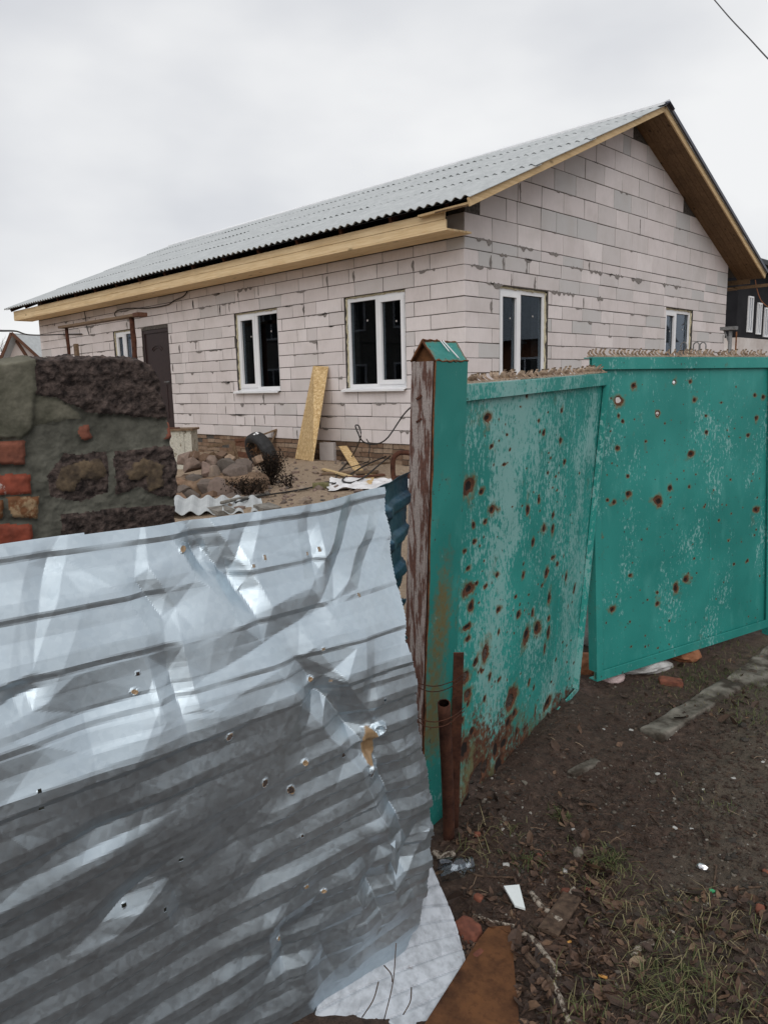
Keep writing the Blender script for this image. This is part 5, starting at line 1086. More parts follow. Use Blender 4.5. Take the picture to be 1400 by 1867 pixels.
# corrugated fibre-cement offcut resting on the sheet
me = sheet_mesh(6, 0.75, 'slate_offcut', 8, 0.022, 0.007, 0.155); g0 = atG(452, 916)
o = bpy.data.objects.new('slate_offcut', me); COL.objects.link(o); o.rotation_euler = (math.radians(4), math.radians(3), -YAW+math.radians(12)); o.location = Vector(atD(302, 935, 7.2)); tag(o, 'grey corrugated fibre-cement sheet lying behind the stone pier', 'roofing sheet')
pz = atD(302, 935, 7.2)
mb = MB(); 
for k in range(2):
    c_ = Vector(pz)+Vector((0.35*math.cos(-YAW+.2)*(1+k*1.3), 0.35*math.sin(-YAW+.2)*(1+k*1.3)+0.2, 0)); mb.beam((c_.x, c_.y, gz(c_.x, c_.y)-0.05), (c_.x+.01, c_.y, pz[2]), 0.2, 0.2)
o = mb.build('sheet_support', M['concrete']); tag(o, 'pair of concrete blocks propping the corrugated fibre-cement offcut', 'support')
t_ = MB(); t_.tube([atG(405, 931)+A(0, 0, .08), atG(430, 921)+A(0, 0, .06), atG(490, 905)+A(0, 0, .03)], 0.018, 8); o = t_.build('thin_pipe', M['concrete'], None, True); tag(o, 'thin grey pipe lying across the end of the corrugated offcut', 'pipe')
# dead weeds
def weed(px, py, h, spread, nst, lab, seed, tone, leafy=26):
    random.seed(seed); P = atG(px, py); w = empty('dead_weed', tuple(P), lab, 'dead plant', 'dead weeds in the yard'); st = MB(); lv = MB()
    for k in range(nst):
        a = random.uniform(0, 6.28); tip = P+A(math.cos(a)*spread*random.random(), math.sin(a)*spread*random.random(), h*random.uniform(.55, 1)); mid = (P+tip)/2+A(random.uniform(-.08, .08), random.uniform(-.08, .08), .05)
        c_ = curve([P+A(random.uniform(-.05, .05), random.uniform(-.05, .05), -.03), mid, tip], 9); st.tube(c_, np.linspace(.006, .002, 9), 4, tone*random.random())
        for j in range(int(leafy*1.7)):
            q = c_[random.randint(2, 8)]+np.array([random.gauss(0, .035) for _ in range(3)]); r_ = random.uniform(.006, .019); R_ = rotm(random.random()*6, random.random()*6, random.random()*6)
            lv.add(place([(-r_, -r_*.5, 0), (0, -r_*.6, r_*.3), (r_, 0, 0), (0, r_*.6, r_*.3)], q, R_), [(0, 1, 2, 3)], min(1, max(0, random.gauss(tone, .18))))
    st.build('stem', M['dry'], w); tag(lv.build('leaves', M['dry'], w), kind='stuff')
weed(492, 884, 0.42, 0.24, 30, 'black withered weed clump leaning on the tyre', 1, 0.15, 40)
weed(455, 905, 0.20, 0.35, 16, 'low dark dead weeds at the foot of the stone heap', 2, 0.25, 30)
weed(468, 850, 0.42, 0.14, 8, 'tall rust-brown dried weed head between tyre and stones', 3, 0.9, 20)
weed(500, 862, 0.28, 0.10, 6, 'rust-brown dried weed head standing in front of the tyre', 4, 0.95, 20)
weed(530, 890, 0.16, 0.20, 9, 'thin dark dead weed at the edge of the sand', 5, 0.2, 12)
rb = MB(); rgy = np.random.default_rng(8)
for k in range(620):
    P = atG(rgy.uniform(318, 735), 838+92*rgy.random()**0.8) if rgy.random() < .55 else atG(rgy.normal(440, 60), rgy.uniform(840, 915))
    if P[1] > -0.05: continue
    s_ = abs(rgy.normal(0, .022))+.008; V = ico1[0]*A(1, rgy.uniform(.6, 1), .6)*s_*(1+.25*rgy.normal(size=(len(ico1[0]), 1))); rb.add(place(V, P+A(0, 0, s_*.15), rotz(rgy.uniform(0, 6))), ico1[1], float(rgy.random()))
tag(rb.build('rubble', M['stone']), 'small rubble and clods strewn over the yard sand', None, None, 'stuff')
random.seed(33)
# cables
def cable(name, pts, r_, lab, mat='cable', n=60, cat='cable'):
    t_ = MB(); t_.tube(curve(pts, n), r_, 5); o = t_.build(name, M[mat], None, True); tag(o, lab, cat); return o
fy = lambda px, py, d=0.03: atY(px, py, -d)
cable('wall_cable', [fy(345, 527), fy(335, 540), fy(318, 548), fy(305, 556), fy(270, 562), fy(240, 562), fy(215, 566), fy(210, 575), fy(222, 580), fy(240, 580)], 0.011, 'black cable drooping down block wall from eave to porch beam')
cable('overhead_cable', [atY(-60, 600, -6.0), atY(0, 603, -4.5), atY(30, 604, -3.5), atY(50, 610, -2.4), atY(75, 611, -0.8), atY(110, 610, -0.08), fy(150, 609)], 0.014, 'thin black overhead cable running from the left to the facade')
cable('wall_wire', [fy(155, 558), fy(154, 565), fy(157, 582), fy(158, 594), fy(163, 610)], 0.009, 'short black wire hanging down the wall beside the porch beam')
gzp = lambda px, py, dz: atG(px, py)+A(0, 0, dz)
cable('yard_cable', [atPl(757, 735, atG(722, 905), pn), atPl(735, 757, atG(700, 870), pn), atPl(705, 800, atG(690, 870), pn), atPl(682, 810, atG(680, 865), pn), atPl(662, 805, atG(670, 865), pn), atPl(653, 790, atG(665, 865), pn), atPl(648, 776, atG(660, 865), pn), atPl(655, 778, atG(655, 865), pn), atPl(657, 800, atG(650, 868), pn), gzp(640, 845, .08), gzp(615, 868, .03), gzp(612, 885, .03), gzp(600, 885, .03), gzp(560, 895, .03), gzp(520, 902, .03), gzp(470, 912, .04), gzp(430, 925, .05)], 0.010, 'black cable looping from the gate post down across the sand')
cable('yard_cable', [gzp(716, 840, .12), gzp(700, 846, .10), gzp(672, 856, .08), gzp(650, 866, .06), gzp(625, 880, .04), gzp(640, 886, .04), gzp(665, 878, .06), gzp(690, 862, .1), gzp(712, 846, .12)], 0.012, 'tangled black cable bundle lying over planks and plastic sheet')
cable('yard_cable', [atPl(668, 800, atG(670, 865), pn), atPl(674, 812, atG(672, 865), pn), atPl(672, 830, atG(676, 868), pn), gzp(672, 850, .07), gzp(640, 858, .05), gzp(620, 862, .04)], 0.007, 'thin black wire dropping from the cable knot to the sand')
cable('utility_wire', [atD(1250, -60, 9.0), atD(1300, -2, 8.0), atD(1330, 33, 7.5), atD(1365, 70, 7.0), atD(1400, 108, 6.6), atD(1480, 190, 6.0), atD(1700, 420, 5.0)], 0.006, 'single black overhead wire crossing the sky above the roof', 'cable', 60, 'wire')

# ================================================================== STREET SIDE
# rusty plate on the ground
pl = [atG(872, 1722), atG(890, 1700), atG(930, 1697), atG(947, 1880), atG(760, 1900)]; t0 = max(p_[2] for p_ in pl)+0.004
mb = MB(); n = 5; mb.add([A(p_[0], p_[1], t0+0.010) for p_ in pl]+[A(p_[0], p_[1], t0-0.05) for p_ in pl], [tuple(range(n))[::-1], tuple(range(n, 2*n))]+[(i, (i+1) % n, n+(i+1) % n, n+i) for i in range(n)])
o = mb.build('rusty_plate', M['rust_or']); tag(o, 'flat orange rusted steel plate on the ground by the white panel', 'steel plate')
# kerb slabs
def slab(p0, p1, w, lab, seed, h=0.05, sidepx=None):
    a, b = atG(*p0), atG(*p1); d_ = (b-a)*A(1, 1, 0); L = np.linalg.norm(d_); d_ /= L; sd_ = A(d_[1], -d_[0], 0); c_ = (a+b)/2+sd_*w/2
    V, Fs = rough_box((L/2, w/2, 0.08), 24, 0.012, 0.016, 9, seed); ang = math.atan2(d_[1], d_[0])
    o = mesh('kerb_slab', place(V, A(c_[0], c_[1], min(a[2], b[2])-0.08+h), rotz(ang)), Fs, M['kerb'], None, True); tag(o, lab, 'kerb slab', 'sunken concrete kerb slabs')
slab((1163, 1332), (1316, 1243), 0.12, 'long chipped concrete kerb slab half sunk in soil before the upright gate', 3.0, 0.022)
slab((1322, 1238), (1440, 1148), 0.20, 'dirty concrete kerb slab running on past the end of the upright gate', 5.0, 0.018)
slab((1030, 1409), (1080, 1381), 0.05, 'small sliver of concrete kerb showing through the trodden soil', 7.0, 0.012)
# bags, brick and pot under and behind the gates
def bag(px, py, size, mat, lab, seed, name='plastic_bag', cat='bag', dz=0.0):
    P = atG(px, py); V = iv*A(*size)*(1+0.30*fbm(iv*2.2+seed, 4)[:, None]); V[:, 2] = np.maximum(V[:, 2], -size[2]*0.55)
    o = mesh(name, place(V, P+A(0, 0, size[2]*0.5+dz), rotz(-YAW+0.3)), if_, mat, None, False, {'tone': [0.5]*len(V)}); return tag(o, lab, cat)
bag_w = bag(1180, 1222, (0.15, 0.07, 0.038), M['bag'], 'dirty white plastic bag squeezed out under the upright gate leaf', 1.0)
mb = MB(); bq = [atG(x, 1227)+A(0.02, -0.02, 0.018) for x in np.linspace(1186, 1205, 9)]
for k_, b_ in enumerate(bq): mb.beam(b_+FN*.012, b_+FN*.012+A(0, 0, (.006, .009, .005, .008)[k_ % 4]), .004, .002)
o = mb.build('print', M['cable'], bag_w)
bag(1116, 1240, (0.07, 0.05, 0.035), M['pink'], 'dusty pink cloth bundle under the corner of the upright gate leaf', 2.0, 'cloth_bundle', 'cloth')
bag(1066, 1165, (0.14, 0.16, 0.24), M['bag'], 'tall white sack seen through the gap between the gate leaves', 3.0, 'sack', 'sack')
bag(1064, 1120, (0.16, 0.16, 0.34), M['pink'], 'pinkish sack standing behind the gap between the gate leaves', 4.0, 'sack', 'sack')
bag(1066, 1222, (0.09, 0.09, 0.07), M['terracotta'], 'brown rubbish heap at the foot of the gap between gate leaves', 6.0, 'rubbish_heap', 'rubbish')
bag(1245, 1200, (0.09, 0.09, 0.055), M['terracotta'], 'round terracotta pot lying behind the bottom rail of the upright gate', 5.0, 'clay_pot', 'pot')
def lump(px, py, size, mat, lab, seed, name, cat, group=None, rz=0.0, dz=0.0, sub=8, rnd_=0.012, amp=0.012):
    P = atG(px, py); V, Fs = rough_box(size, sub, min(rnd_, min(size)*0.7), min(amp, min(size)*0.5), 26, seed); o = mesh(name, place(V, P+A(0, 0, size[2]*0.55+dz), rotz(rz)), Fs, mat, None, True, {'tone': [0.8]*len(V)}); return tag(o, lab, cat, group)
lump(1222, 1248, (0.060, 0.032, 0.022), M['brick'], 'broken half of a red brick on grass below the upright gate', 1.0, 'brick_fragment', 'brick', None, 0.4)
lump(853, 1702, (0.038, 0.028, 0.022), M['brick'], 'red brick lump between the white panel and the rusty plate', 2.0, 'brick_fragment', 'brick')
lump(872, 1745, (0.012, 0.020, 0.012), M['brick'], 'small red brick chip on the edge of the rusty plate', 3.0, 'brick_fragment', 'brick')
for i, (px, py, s_) in enumerate(((872, 1640, .016), (1032, 1630, .018), (1070, 1625, .012), (982, 1562, .010), (870, 1523, .014), (1385, 1662, .018), (1395, 1592, .012), (1150, 1330, .0))):
    if s_: lump(px, py, (s_*0.9, s_*0.7, s_*0.6), M['brick'], 'small red brick crumb lying among leaf litter and soil', 10.0+i, 'brick_fragment', 'brick', 'brick crumbs on the soil', i*1.0)
for i, (px, py, s_) in enumerate(((1150, 1332, .012), (922, 1578, .014), (1198, 1412, .013), (1212, 1412, .006), (1230, 1510, .010), (1260, 1512, .008), (1336, 1420, .012), (1281, 1440, .008), (1045, 1515, .012), (1100, 1330, .008), (1155, 1508, .010), (1390, 1390, .010), (1030, 1588, .012))):
    lump(px, py, (s_*0.8, s_*0.55, s_*0.3), M['paper'], 'white scrap lying on the bare soil', 40.0+i, 'paper_scrap', 'scrap', 'white scraps on the soil', i*0.7)
# white glazed shard
sh = [atG(918, 1634), atG(946, 1632), atG(957, 1668), atG(938, 1662)]; t0 = max(p_[2] for p_ in sh)+0.022
mb = MB(); mb.add([A(p_[0], p_[1], t0+k*.006) for p_, k in zip(sh, (2, 2, 0, 0))]+[A(p_[0], p_[1], t0-0.007+k*.006) for p_, k in zip(sh, (2, 2, 0, 0))], [(0, 3, 2, 1), (4, 5, 6, 7), (0, 1, 5, 4), (1, 2, 6, 5), (2, 3, 7, 6), (3, 0, 4, 7)])
o = mb.build('ceramic_shard', M['ceramic']); tag(o, 'flat white glazed shard lying on leaf litter near the rusty plate', 'shard')
a, b = atG(1043, 1640), atG(998, 1708); mb = MB(); mb.beam(a+A(0, 0, .012), b+A(0, 0, .014), 0.062, 0.010, side=tuple(np.cross(b-a, A(0, 0, 1))), tone=.3, b=.002); o = mb.build('board_offcut', M['twig']); tag(o, 'dark narrow board offcut lying in the leaf litter', 'board')
# glass jar on its side
jp, jq = atG(802, 1604, 0.034), atG(866, 1590, 0.030); jd = (jq-jp); jd /= np.linalg.norm(jd); t_ = MB()
t_.tube([jp+jd*x for x in (0, .002, .06, .075, .085, .088, .112, .115)], [.012, .034, .034, .030, .024, .027, .027, .022], 18); o = t_.build('glass_jar', M['jar'], None, True); tag(o, 'clear glass jar lying on its side at the foot of the pipe', 'jar')
# sticks
def stick(pts, r_, mat, lab, group=None):
    P = [atG(px, py, r_*0.7) for px, py in pts]; c_ = curve(P, 14); c_[:, 2] = np.maximum(c_[:, 2], hgt(c_[:, 0], c_[:, 1])+r_*0.5)
    t_ = MB(); t_.tube(c_, [r_*random.uniform(.85, 1.15) for _ in range(14)], 8); o = t_.build('stick', M[mat], None, True); tag(o, lab, 'stick', group)
stick([(938, 1702), (968, 1715), (998, 1752), (1018, 1785)], .009, 'birch', 'thickest curved birch stick starting at the rusty plate corner')
stick([(960, 1745), (990, 1780), (1010, 1812)], .009, 'twig', 'smooth reddish stick lying beside the thick birch stick')
stick([(862, 1672), (895, 1683), (938, 1692)], .006, 'birch', 'pale crooked twig pointing at the rusty plate')
stick([(968, 1632), (985, 1655), (1002, 1668)], .010, 'birch', 'stubby birch stick next to the dark board offcut')
stick([(1155, 1748), (1166, 1732), (1190, 1722)], .010, 'birch', 'short curved birch piece lying alone in the grass')
stick([(992, 1780), (1015, 1812), (1030, 1850), (1040, 1880)], .008, 'birch', 'long birch stick below the thick one, half under leaves')
stick([(1046, 1622), (1030, 1650)], .007, 'birch', 'short pale birch twig sticking from under the dark board')
stick([(1022, 1688), (1005, 1676)], .012, 'birch', 'white birch bark fragment at the tip of the board offcut')
for pts in (((905, 1600), (960, 1640), (1010, 1655)), ((1250, 1622), (1310, 1625), (1390, 1618)), ((850, 1590), (880, 1600), (930, 1602)), ((1050, 1450), (1080, 1440)), ((1180, 1480), (1205, 1510)), ((950, 1800), (1000, 1860)), ((870, 1620), (930, 1650), (960, 1665)), ((1090, 1700), (1150, 1740)), ((1300, 1750), (1380, 1800)), ((1100, 1545), (1140, 1520)), ((1305, 1580), (1300, 1622))):
    stick(pts, random.uniform(.002, .004), 'twig', 'thin dark twig lying on the trodden soil', 'thin twigs on the soil')
stick([(790, 1560), (805, 1568), (830, 1560)], .014, 'birch', 'birch stick end poking out beneath the crumpled sheet')
for i, (px, py, a) in enumerate(((1098, 1784, -.5), (1034, 1722, .4))):
    P = atG(px, py, .006); d_ = rotz(a)@A(*(r0)); t_ = MB(); t_.tube([P-d_*.012, P+d_*.012], .004, 8); o = t_.build('cigarette_butt', M['filter'], None, True); tag(o, ('orange cigarette butt on brown leaves' if i == 0 else 'yellowed cigarette butt beside the dark board offcut'), 'cigarette butt')
P = atG(1278, 1585); vv, ff = ico(2); o = mesh('foil_wrapper', place(vv*A(.018, .014, .011)*(1+.5*fbm(vv*2.5, 3)[:, None]), P+A(0, 0, .01)), ff, M['foil']); tag(o, 'crumpled silver foil wrapper on dark soil', 'wrapper')
P = atG(1297, 1628); o = mesh('green_wrapper', place(vv*A(.010, .008, .007)*(1+.5*fbm(vv*2.5+4, 3)[:, None]), P+A(0, 0, .006)), ff, M['green_foil']); tag(o, 'tiny green wrapper on dark soil', 'wrapper')

# leaf litter, gravel, grass
rng = np.random.default_rng(5)
def scatter(n, boxes):
    """random photo-plane weights only choose how thickly each patch of ground is strewn"""
    out_ = []
    for (x0, y0, x1, y1, w) in boxes:
        for k in range(int(n*w)):
            P = atZ(rng.uniform(x0, x1), rng.uniform(y0, y1), 0.0); out_.append(P)
    P = np.array(out_); P[:, 2] = hgt(P[:, 0], P[:, 1]); return P
lp = scatter(3600, ((845, 1560, 1120, 1890, .42), (1080, 1620, 1420, 1890, .26), (840, 1450, 1100, 1560, .05), (1000, 1260, 1420, 1560, .05), (1160, 1200, 1420, 1330, .05), (790, 1500, 900, 1640, .06)))
plc = np.array([(p_[0], p_[1]) for p_ in pl])
def in_plate(x, y):
    c_ = False; n_ = len(plc)
    for i in range(n_):
        (x0, y0), (x1, y1) = plc[i], plc[(i+1) % n_]
        if (y0 > y) != (y1 > y) and x < (x1-x0)*(y-y0)/(y1-y0)+x0: c_ = not c_
    return c_
L = MB(); wild = n2(lp[:, 0], lp[:, 1], 5.0, 77.0, 3)
for P, wv in zip(lp, wild):
    if in_plate(P[0], P[1]) or rng.random() > 0.55+1.2*wv: continue
    r_ = abs(rng.normal(.008, .005))+.003
    if rng.random() < .10: r_ *= 2.1
    R_ = rotm(rng.normal(0, .5), rng.normal(0, .5), rng.uniform(0, 6.28)); k = rng.uniform(.3, .75); c_ = rng.uniform(-.3, .9); f_ = rng.uniform(.1, .6)
    V = [(-r_, 0, r_*c_*.4)]+[(x*r_, sd_*y*r_*k*rng.uniform(.8, 1.15), z_) for sd_ in (-1, 1) for x, y, z_ in ((-.6, .7, r_*k*f_*.7), (0, 1, r_*k*f_), (.6, .75, r_*k*f_*.8))]+[(r_*1.15, 0, r_*c_*.8), (-.5*r_, 0, r_*c_*.1), (.0, 0, 0), (.55*r_, 0, r_*c_*.2)]
    L.add(place(V, P+A(0, 0, .003+rng.random()*.008), R_), [(0, 1, 8), (1, 2, 9, 8), (2, 3, 10, 9), (3, 7, 10), (0, 8, 4), (4, 8, 9, 5), (5, 9, 10, 6), (6, 10, 7)], float(np.clip(rng.beta(1.5, 3.2), 0, 1)))
tag(L.build('leaf_litter', M['leaf']), 'brown dead leaves strewn over the soil', None, None, 'stuff')
pv_, pf_ = ico(1); G_ = MB(); gp_ = scatter(4200, ((840, 1300, 1420, 1890, .5), (1000, 1230, 1420, 1500, .25), (840, 1420, 1000, 1600, .12), (1200, 1450, 1420, 1700, .2)))
for P in gp_:
    s_ = abs(rng.normal(0, .0030))+.0012
    if rng.random() < .03: s_ *= 2.6
    G_.add(place(pv_*A(1, rng.uniform(.6, 1), .65)*s_*(1+.25*rng.normal(size=(len(pv_), 1))), P+A(0, 0, s_*.1), rotz(rng.uniform(0, 6))), pf_, float(rng.random()**3.0))
CL = MB()
for P in scatter(4200, ((840, 1300, 1420, 1890, .6), (1000, 1230, 1420, 1560, .4))):
    s_ = abs(rng.normal(0, .0045))+.0022; CL.add(place(pv_*A(1, rng.uniform(.6, 1), .6)*s_*(1+.3*rng.normal(size=(len(pv_), 1))), P+A(0, 0, s_*.05), rotz(rng.uniform(0, 6))), pf_)
tag(CL.build('soil_clods', M['ground']), 'crumbled clods of dark soil', None, None, 'stuff')
tag(G_.build('gravel', M['pebble']), 'small stones and crumbs in the soil', None, None, 'stuff')
W_ = MB(); wp_ = scatter(900, ((845, 1500, 1180, 1890, .6), (1000, 1300, 1420, 1890, .5)))
for P in wp_:
    a = rng.uniform(0, 6.28); ln = rng.uniform(.008, .05); d_ = A(math.cos(a), math.sin(a), 0); q = P+d_*ln; q[2] = gz(q[0], q[1])
    if in_plate(P[0], P[1]): continue
    m_ = (P+q)/2+A(rng.normal(0, .004), rng.normal(0, .004), .004); W_.tube([P+A(0, 0, .003), m_+A(0, 0, .003), q+A(0, 0, .003)], rng.uniform(.0006, .0018), 3, float(rng.random()**2), cap=False)
tag(W_.build('twig_litter', M['leaf']), 'short straws and twig bits in the soil', None, None, 'stuff')
B = MB()
def tuft(px, py, rad, n, h, dry):
    c_ = atZ(px, py, 0)
    for k in range(n):
        q = c_+A(rng.normal(0, rad), rng.normal(0, rad), 0)
        if in_plate(q[0], q[1]): continue
        q[2] = gz(q[0], q[1])-.004; a = rng.uniform(0, 6.28); hh = h*rng.uniform(.3, 1.1); ln = hh*rng.uniform(.6, 2.2); d_ = A(math.cos(a), math.sin(a), 0); sd_ = A(-d_[1], d_[0], 0)*rng.uniform(.0008, .0019)
        m_ = q+d_*ln*.4+A(0, 0, hh*.75); t = q+d_*ln+A(rng.normal(0, .01), rng.normal(0, .01), hh*rng.uniform(.15, .95))
        B.add([q-sd_, q+sd_, m_+sd_*.8, m_-sd_*.8, t], [(0, 1, 2, 3), (3, 2, 4)], float(np.clip(rng.normal(.22+.65*dry, .22), 0, 1)))
for a in ((1350, 1285, .09, 120, .035, .3), (1290, 1222, .12, 200, .035, .2), (1258, 1240, .07, 120, .04, .1), (1215, 1250, .10, 110, .03, .4), (1380, 1255, .09, 130, .04, .2), (1345, 1190, .13, 160, .04, .2), (1180, 1280, .08, 60, .02, .6), (1270, 1280, .08, 60, .03, .5), (1385, 1320, .08, 100, .04, .3),
          (960, 1580, .025, 70, .035, .1), (1108, 1570, .035, 150, .04, .25), (1020, 1485, .022, 110, .025, .2), (1090, 1620, .05, 60, .045, .8), (1180, 1700, .06, 70, .055, .8), (1235, 1800, .06, 150, .06, .4), (1190, 1830, .05, 90, .055, .35), (1300, 1760, .07, 60, .06, .9), (1060, 1860, .04, 50, .05, .6), (930, 1530, .03, 25, .04, .7), (870, 1560, .04, 40, .06, .9), (1340, 1700, .08, 40, .05, .9), (1150, 1640, .07, 40, .05, .9), (1280, 1660, .07, 40, .05, .95), (1250, 1440, .08, 30, .025, .5), (1310, 1480, .05, 25, .025, .4), (1050, 1555, .08, 20, .03, .6), (1330, 1850, .07, 80, .06, .7), (1120, 1760, .10, 40, .05, .95)):
    tuft(*a)
tag(B.build('grass', M['grass']), 'sparse green and straw-coloured grass tufts', None, None, 'stuff')
# dry sprig in front of the white panel
t_ = MB()
for x0, y0, x1, y1 in ((700, 1860, 722, 1720), (735, 1850, 750, 1800), (660, 1855, 690, 1790), (715, 1790, 700, 1760)):
    a, b = atD(x0, y0, 1.80), atD(x1, y1, 1.80); t_.tube(curve([a, (a+b)/2+A(.006, .004, 0), b], 10), .0016, 4)
t_.tube([atD(705, 1860, 1.80), atG(705, 1900)], .0018, 4)
o = t_.build('dry_sprig', M['twig'], None, True); tag(o, 'thin dry weed sprig standing before the white pressed panel', 'dead plant')

# ================================================================== BACKGROUND
# distant cottage at the left
def P2(px, py, t): return atD(px, py, t)
ap = P2(28, 608, 42.0); sc = 42.0/F_PX
cot = empty('far_cottage', (ap[0], ap[1], 0.3), 'far pale cottage gable with grey roof seen past the left end of the house', 'house')
ux = r0.copy(); uy = fw*A(1, 1, 0)/np.linalg.norm(fw[:2])
gw, ga = 2.6, 0.0; ux2 = A(*(ux*math.cos(ga)+uy*math.sin(ga))); uy2 = A(*(uy*math.cos(ga)-ux*math.sin(ga)))
hl = 1.15; up_ = A(0, 0, 1)
rl_ = ap-ux2*gw*0.5*0.55-up_*gw*0.55; rr2 = ap+ux2*gw*0.85-up_*gw*0.85
def quad_th(P, name, mat, th_=0.08):
    P = np.array(P); n_ = np.cross(P[1]-P[0], P[2]-P[0]); n_ /= np.linalg.norm(n_); V = list(P)+list(P-n_*th_); k = len(P)
    return mesh(name, V, [tuple(range(k)), tuple(range(k, 2*k))[::-1]]+[(i, k+i, k+(i+1) % k, (i+1) % k) for i in range(k)], mat, cot)
fr_ = ap-up_*0.10
quad_th([A(rl_[0], rl_[1], 0.2), A(rr2[0], rr2[1], 0.2), rr2-up_*.1, fr_, rl_-up_*.1], 'wall', M['shed_wall'], 0.2)
bk_ = uy2*6.0+ux2*3.0
quad_th([ap-uy2*.4, rr2-uy2*.4+ux2*.15-up_*.15, rr2+bk_+ux2*.15-up_*.15, ap+bk_], 'roof_slope', M['slate']); quad_th([ap-uy2*.4, ap+bk_, rl_+bk_-ux2*.15-up_*.15, rl_-uy2*.4-ux2*.15-up_*.15], 'roof_slope', M['slate'])
mb = MB()
for a, b in ((ap-uy2*.42, rl_-uy2*.42-ux2*.1-up_*.1), (ap-uy2*.42, rr2-uy2*.42+ux2*.1-up_*.1), (ap-up_*.3-uy2*.05, A((rl_[0]+rr2[0])/2, (rl_[1]+rr2[1])/2, rl_[2]-.2)-uy2*.05)): mb.beam(a, b, 0.06, 0.16, side=tuple(uy2))
mb.build('barge_board', M['brown_wood'], cot)
# bare trees
def tree(px, top, base_t, seed, lab, h=6.0):
    random.seed(seed); b = atD(px, 700, base_t); b[2] = 0.2; htop = atD(px, top, base_t)[2]; t = empty('bare_tree', tuple(b), lab, 'tree', 'bare trees on the horizon'); tr_ = MB(); cr_ = MB()
    def grow(p, d, L, r_, lev):
        q = p+d*L; m_ = (p+q)/2+np.array([random.gauss(0, .04*L) for _ in range(3)]); (tr_ if lev == 0 else cr_).tube([p, m_, q], [r_, r_*.8, r_*.6], 5 if lev < 2 else 3, cap=False)
        if lev >= 4: return
        for k in range(4 if lev else 6):
            nd = d+np.array([random.gauss(0, .55), random.gauss(0, .55), random.gauss(.15, .35)]); nd /= np.linalg.norm(nd); grow(p+(q-p)*random.uniform(.45, 1), nd, L*random.uniform(.5, .78), r_*.5, lev+1)
    H = htop-b[2]; grow(b, A(random.gauss(0, .05), random.gauss(0, .05), 1), H*.42, .10, 0); tr_.build('trunk', M['bark'], t); tag(cr_.build('crown', M['bark'], t), kind='stuff')
tree(2, 600, 48.0, 1, 'bare thin tree behind the far cottage, its left side'); tree(22, 612, 52.0, 3, 'bare thin tree close behind the far cottage gable'); tree(-25, 596, 50.0, 2, 'bare thin tree standing clear of the far cottage'); tree(66, 600, 60.0, 4, 'bare tree tip showing above the far cottage roof')
# black two-storey neighbour on the right
nb = atX(1345, 615, -3.6); ny = nb[1]; nz_ = nb[2]
dk = empty('black_house', (-3.6-4, ny+6, 0.2), 'black-walled neighbour house with tall white windows beyond the gable', 'house')
def nbox(name, mat, a, b): return mesh(name, [(x, y, z) for z in (a[2], b[2]) for x, y in ((a[0], a[1]), (b[0], a[1]), (b[0], b[1]), (a[0], b[1]))], BOXF, mat, dk)
zt2 = atX(1345, 505, -3.6)[2]+0.6
nbox('lower_wall', M['white_wall'], (-10, ny, 0), (-3.60, ny+16, nz_)); nbox('upper_wall', M['black_wall'], (-9.9, ny+0.1, nz_+0.001), (-3.72, ny+15.9, zt2))
for (x0, x1, yt, yb) in ((1362.5, 1371, 540, 606), (1379, 1386.5, 552, 610), (1392, 1400, 561, 615)):
    a, b = atX(x0, (yt+yb)/2, -3.70), atX(x1, (yt+yb)/2, -3.70); z1, z0 = atX((x0+x1)/2, yt, -3.70)[2], atX((x0+x1)/2, yb, -3.70)[2]
    mb = MB(); gg = lambda a_, d_, z_: (-3.72+d_, a_, z_)
    ring(mb, gg, a[1], b[1], z0, z1, 0.055, 0.0, 0.05); bar(mb, gg, (a[1]+b[1])/2-.03, (a[1]+b[1])/2+.03, z0+.055, z1-.055, 0.0, 0.045); w_ = mb.build('window', M['upvc'], dk)
    mb = MB(); bar(mb, gg, a[1]+.05, b[1]-.05, z0+.05, z1-.05, 0.005, 0.02); mb.build('pane', M['glass'], w_)
er = atX(1392, 488, -3.2); mb = MB(); mb.add([(-3.1, ny-.4, zt2), (-3.1, ny+16, zt2), (-6.8, ny+16, zt2+1.6), (-6.8, ny-.4, zt2+1.6), (-3.1, ny-.4, zt2-.15), (-3.1, ny+16, zt2-.15), (-10.5, ny+16, zt2-.15), (-10.5, ny-.4, zt2-.15)], [(0, 1, 2, 3), (0, 4, 5, 1), (4, 7, 6, 5), (0, 3, 7, 4), (1, 5, 6, 2), (3, 2, 6, 7)]); mb.build('roof', M['tile_dk'], dk)
# galvanised post, rod and rebar hoops in the yard behind the upright gate
def stand(px, top, Y, r_, mat, name, lab, cat, head=False):
    t = atY(px, top, Y); mb = MB(); z0 = gz(t[0], Y)-.05; mb.tube([(t[0], Y, z0), (t[0], Y, t[2])], r_, 8)
    o = empty(name, (t[0], Y, z0), lab, cat); mb.build('shaft', mat, o, True)
    if head: h_ = MB(); h_.beam((t[0]-.14, Y, t[2]+.02), (t[0]+.09, Y, t[2]+.02), .12, .05, side=(0, 1, 0)); h_.beam((t[0]-.10, Y, t[2]), (t[0], Y, t[2]-.22), .02, .02); h_.build('head_plate', mat, o)
    return o
stand(1331, 601, 4.2, 0.030, M['wire'], 'steel_post', 'grey galvanised post with flat head behind the upright gate', 'post', True)
o = stand(1342, 605, 4.2, 0.012, M['rust'], 'rusty_rod', 'thin rusty rod standing next to the grey galvanised post', 'rod')
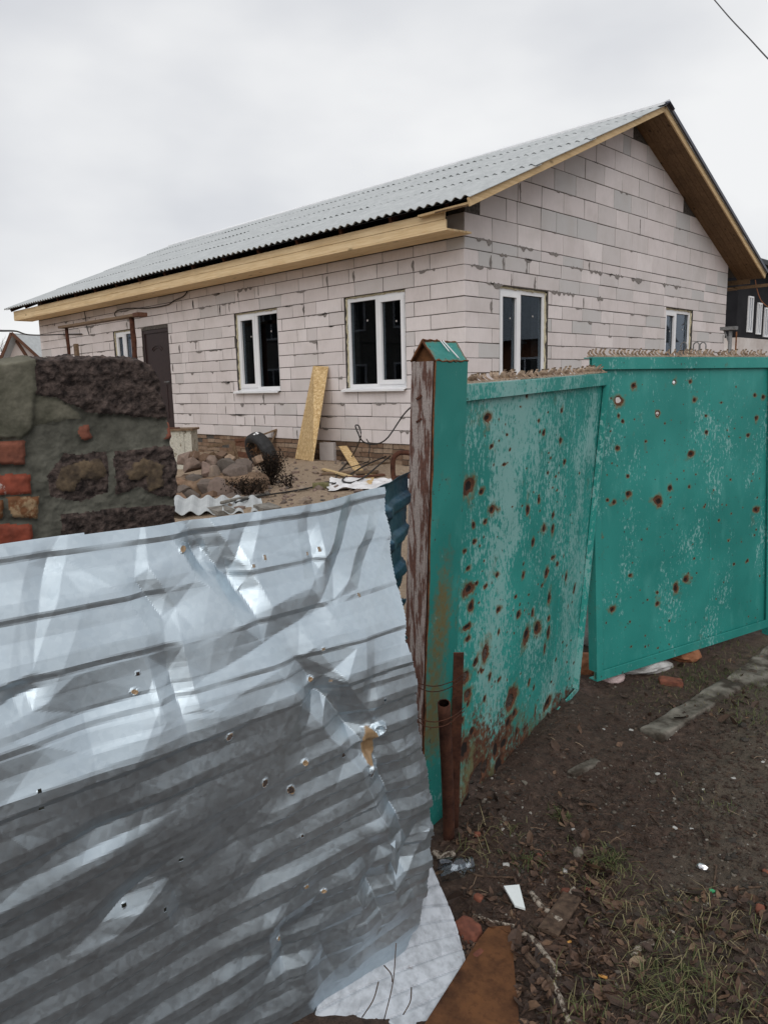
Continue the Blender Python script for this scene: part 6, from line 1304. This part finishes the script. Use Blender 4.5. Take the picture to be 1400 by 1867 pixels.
for px, lab in ((1246, 'bent rebar hoop in front of the far gable window'), (1269, 'rebar hoop beside the far gable window, nearer to it of the pair'), (1281, 'rebar hoop of the pair, next to the grey galvanised post')):
    t = atY(px, 624, -0.6); w_ = .028; z0 = gz(t[0], -0.6)-.05; mb = MB()
    mb.tube([(t[0]-w_, -0.6, z0), (t[0]-w_, -0.6, t[2]-.03)]+[(t[0]-w_*math.cos(a), -0.6, t[2]-.03+.03*math.sin(a)) for a in np.linspace(.3, math.pi-.3, 6)]+[(t[0]+w_, -0.6, t[2]-.03), (t[0]+w_, -0.6, z0)], .006, 6); o = mb.build('rebar_hoop', M['wire'], None, True); tag(o, lab, 'rebar hoop', 'rebar hoops behind the gate')
# red cable hanging from the rear eave
yr = HY+0.47; t_ = MB(); t_.tube(curve([atY(1376, 510, yr), atY(1378, 522, yr), atY(1383, 540, yr), atY(1390, 552, yr), atY(1402, 562, yr), atY(1425, 580, yr)], 24), .010, 5); o = t_.build('red_cable', M['terracotta'], None, True); tag(o, 'red cable hanging down from the rear eave of the house', 'cable')

# houses across the street and beyond the plot, outside the view but mirrored in the window panes
def neighbour(name, x0, y0, x1, y1, h, wall, lab, face):
    o = empty(name, ((x0+x1)/2, (y0+y1)/2, 0.1), lab, 'house')
    mb = MB(); mb.box((x0, y0, -0.2), (x1, y1, h)); mb.build('wall', wall, o)
    ym = (y0+y1)/2; e = 0.5; r_ = (y1-y0)*0.28; mb = MB()
    mb.add([(x0-e, y0-e, h-.15), (x1+e, y0-e, h-.15), (x1+e, ym, h+r_), (x0-e, ym, h+r_), (x0-e, y1+e, h-.15), (x1+e, y1+e, h-.15)], [(0, 1, 2, 3), (3, 2, 5, 4), (0, 3, 4), (1, 5, 2), (0, 4, 5, 1)]); mb.build('roof', M['slate'], o)
    yy = y1+0.02 if face > 0 else y0-0.02; to = (lambda a, d, z: (a, yy+d*face, z))
    for fl in range(2 if h > 4.5 else 1):
        for k in range(int((x1-x0)/3.0)):
            a = x0+1.2+3.0*k; z = 1.2+2.8*fl; mb = MB(); ring(mb, to, a, a+1.3, z, z+1.4, .08, -.02, .04); bar(mb, to, a+.62, a+.68, z+.08, z+1.32, -.02, .035); w_ = mb.build('window', M['upvc'], o); mb = MB(); bar(mb, to, a+.08, a+1.22, z+.08, z+1.32, -.01, .01); mb.build('pane', M['cable'], w_)
    return o
neighbour('neighbour_house', -32, -24, -9, -15, 5.6, M['concrete'], 'grey two-storey house mirrored in the facade window panes', 1)
neighbour('neighbour_house', 8.5, 17, 24, 25, 3.4, M['terracotta'], 'low brown house mirrored in the gable window panes', -1)
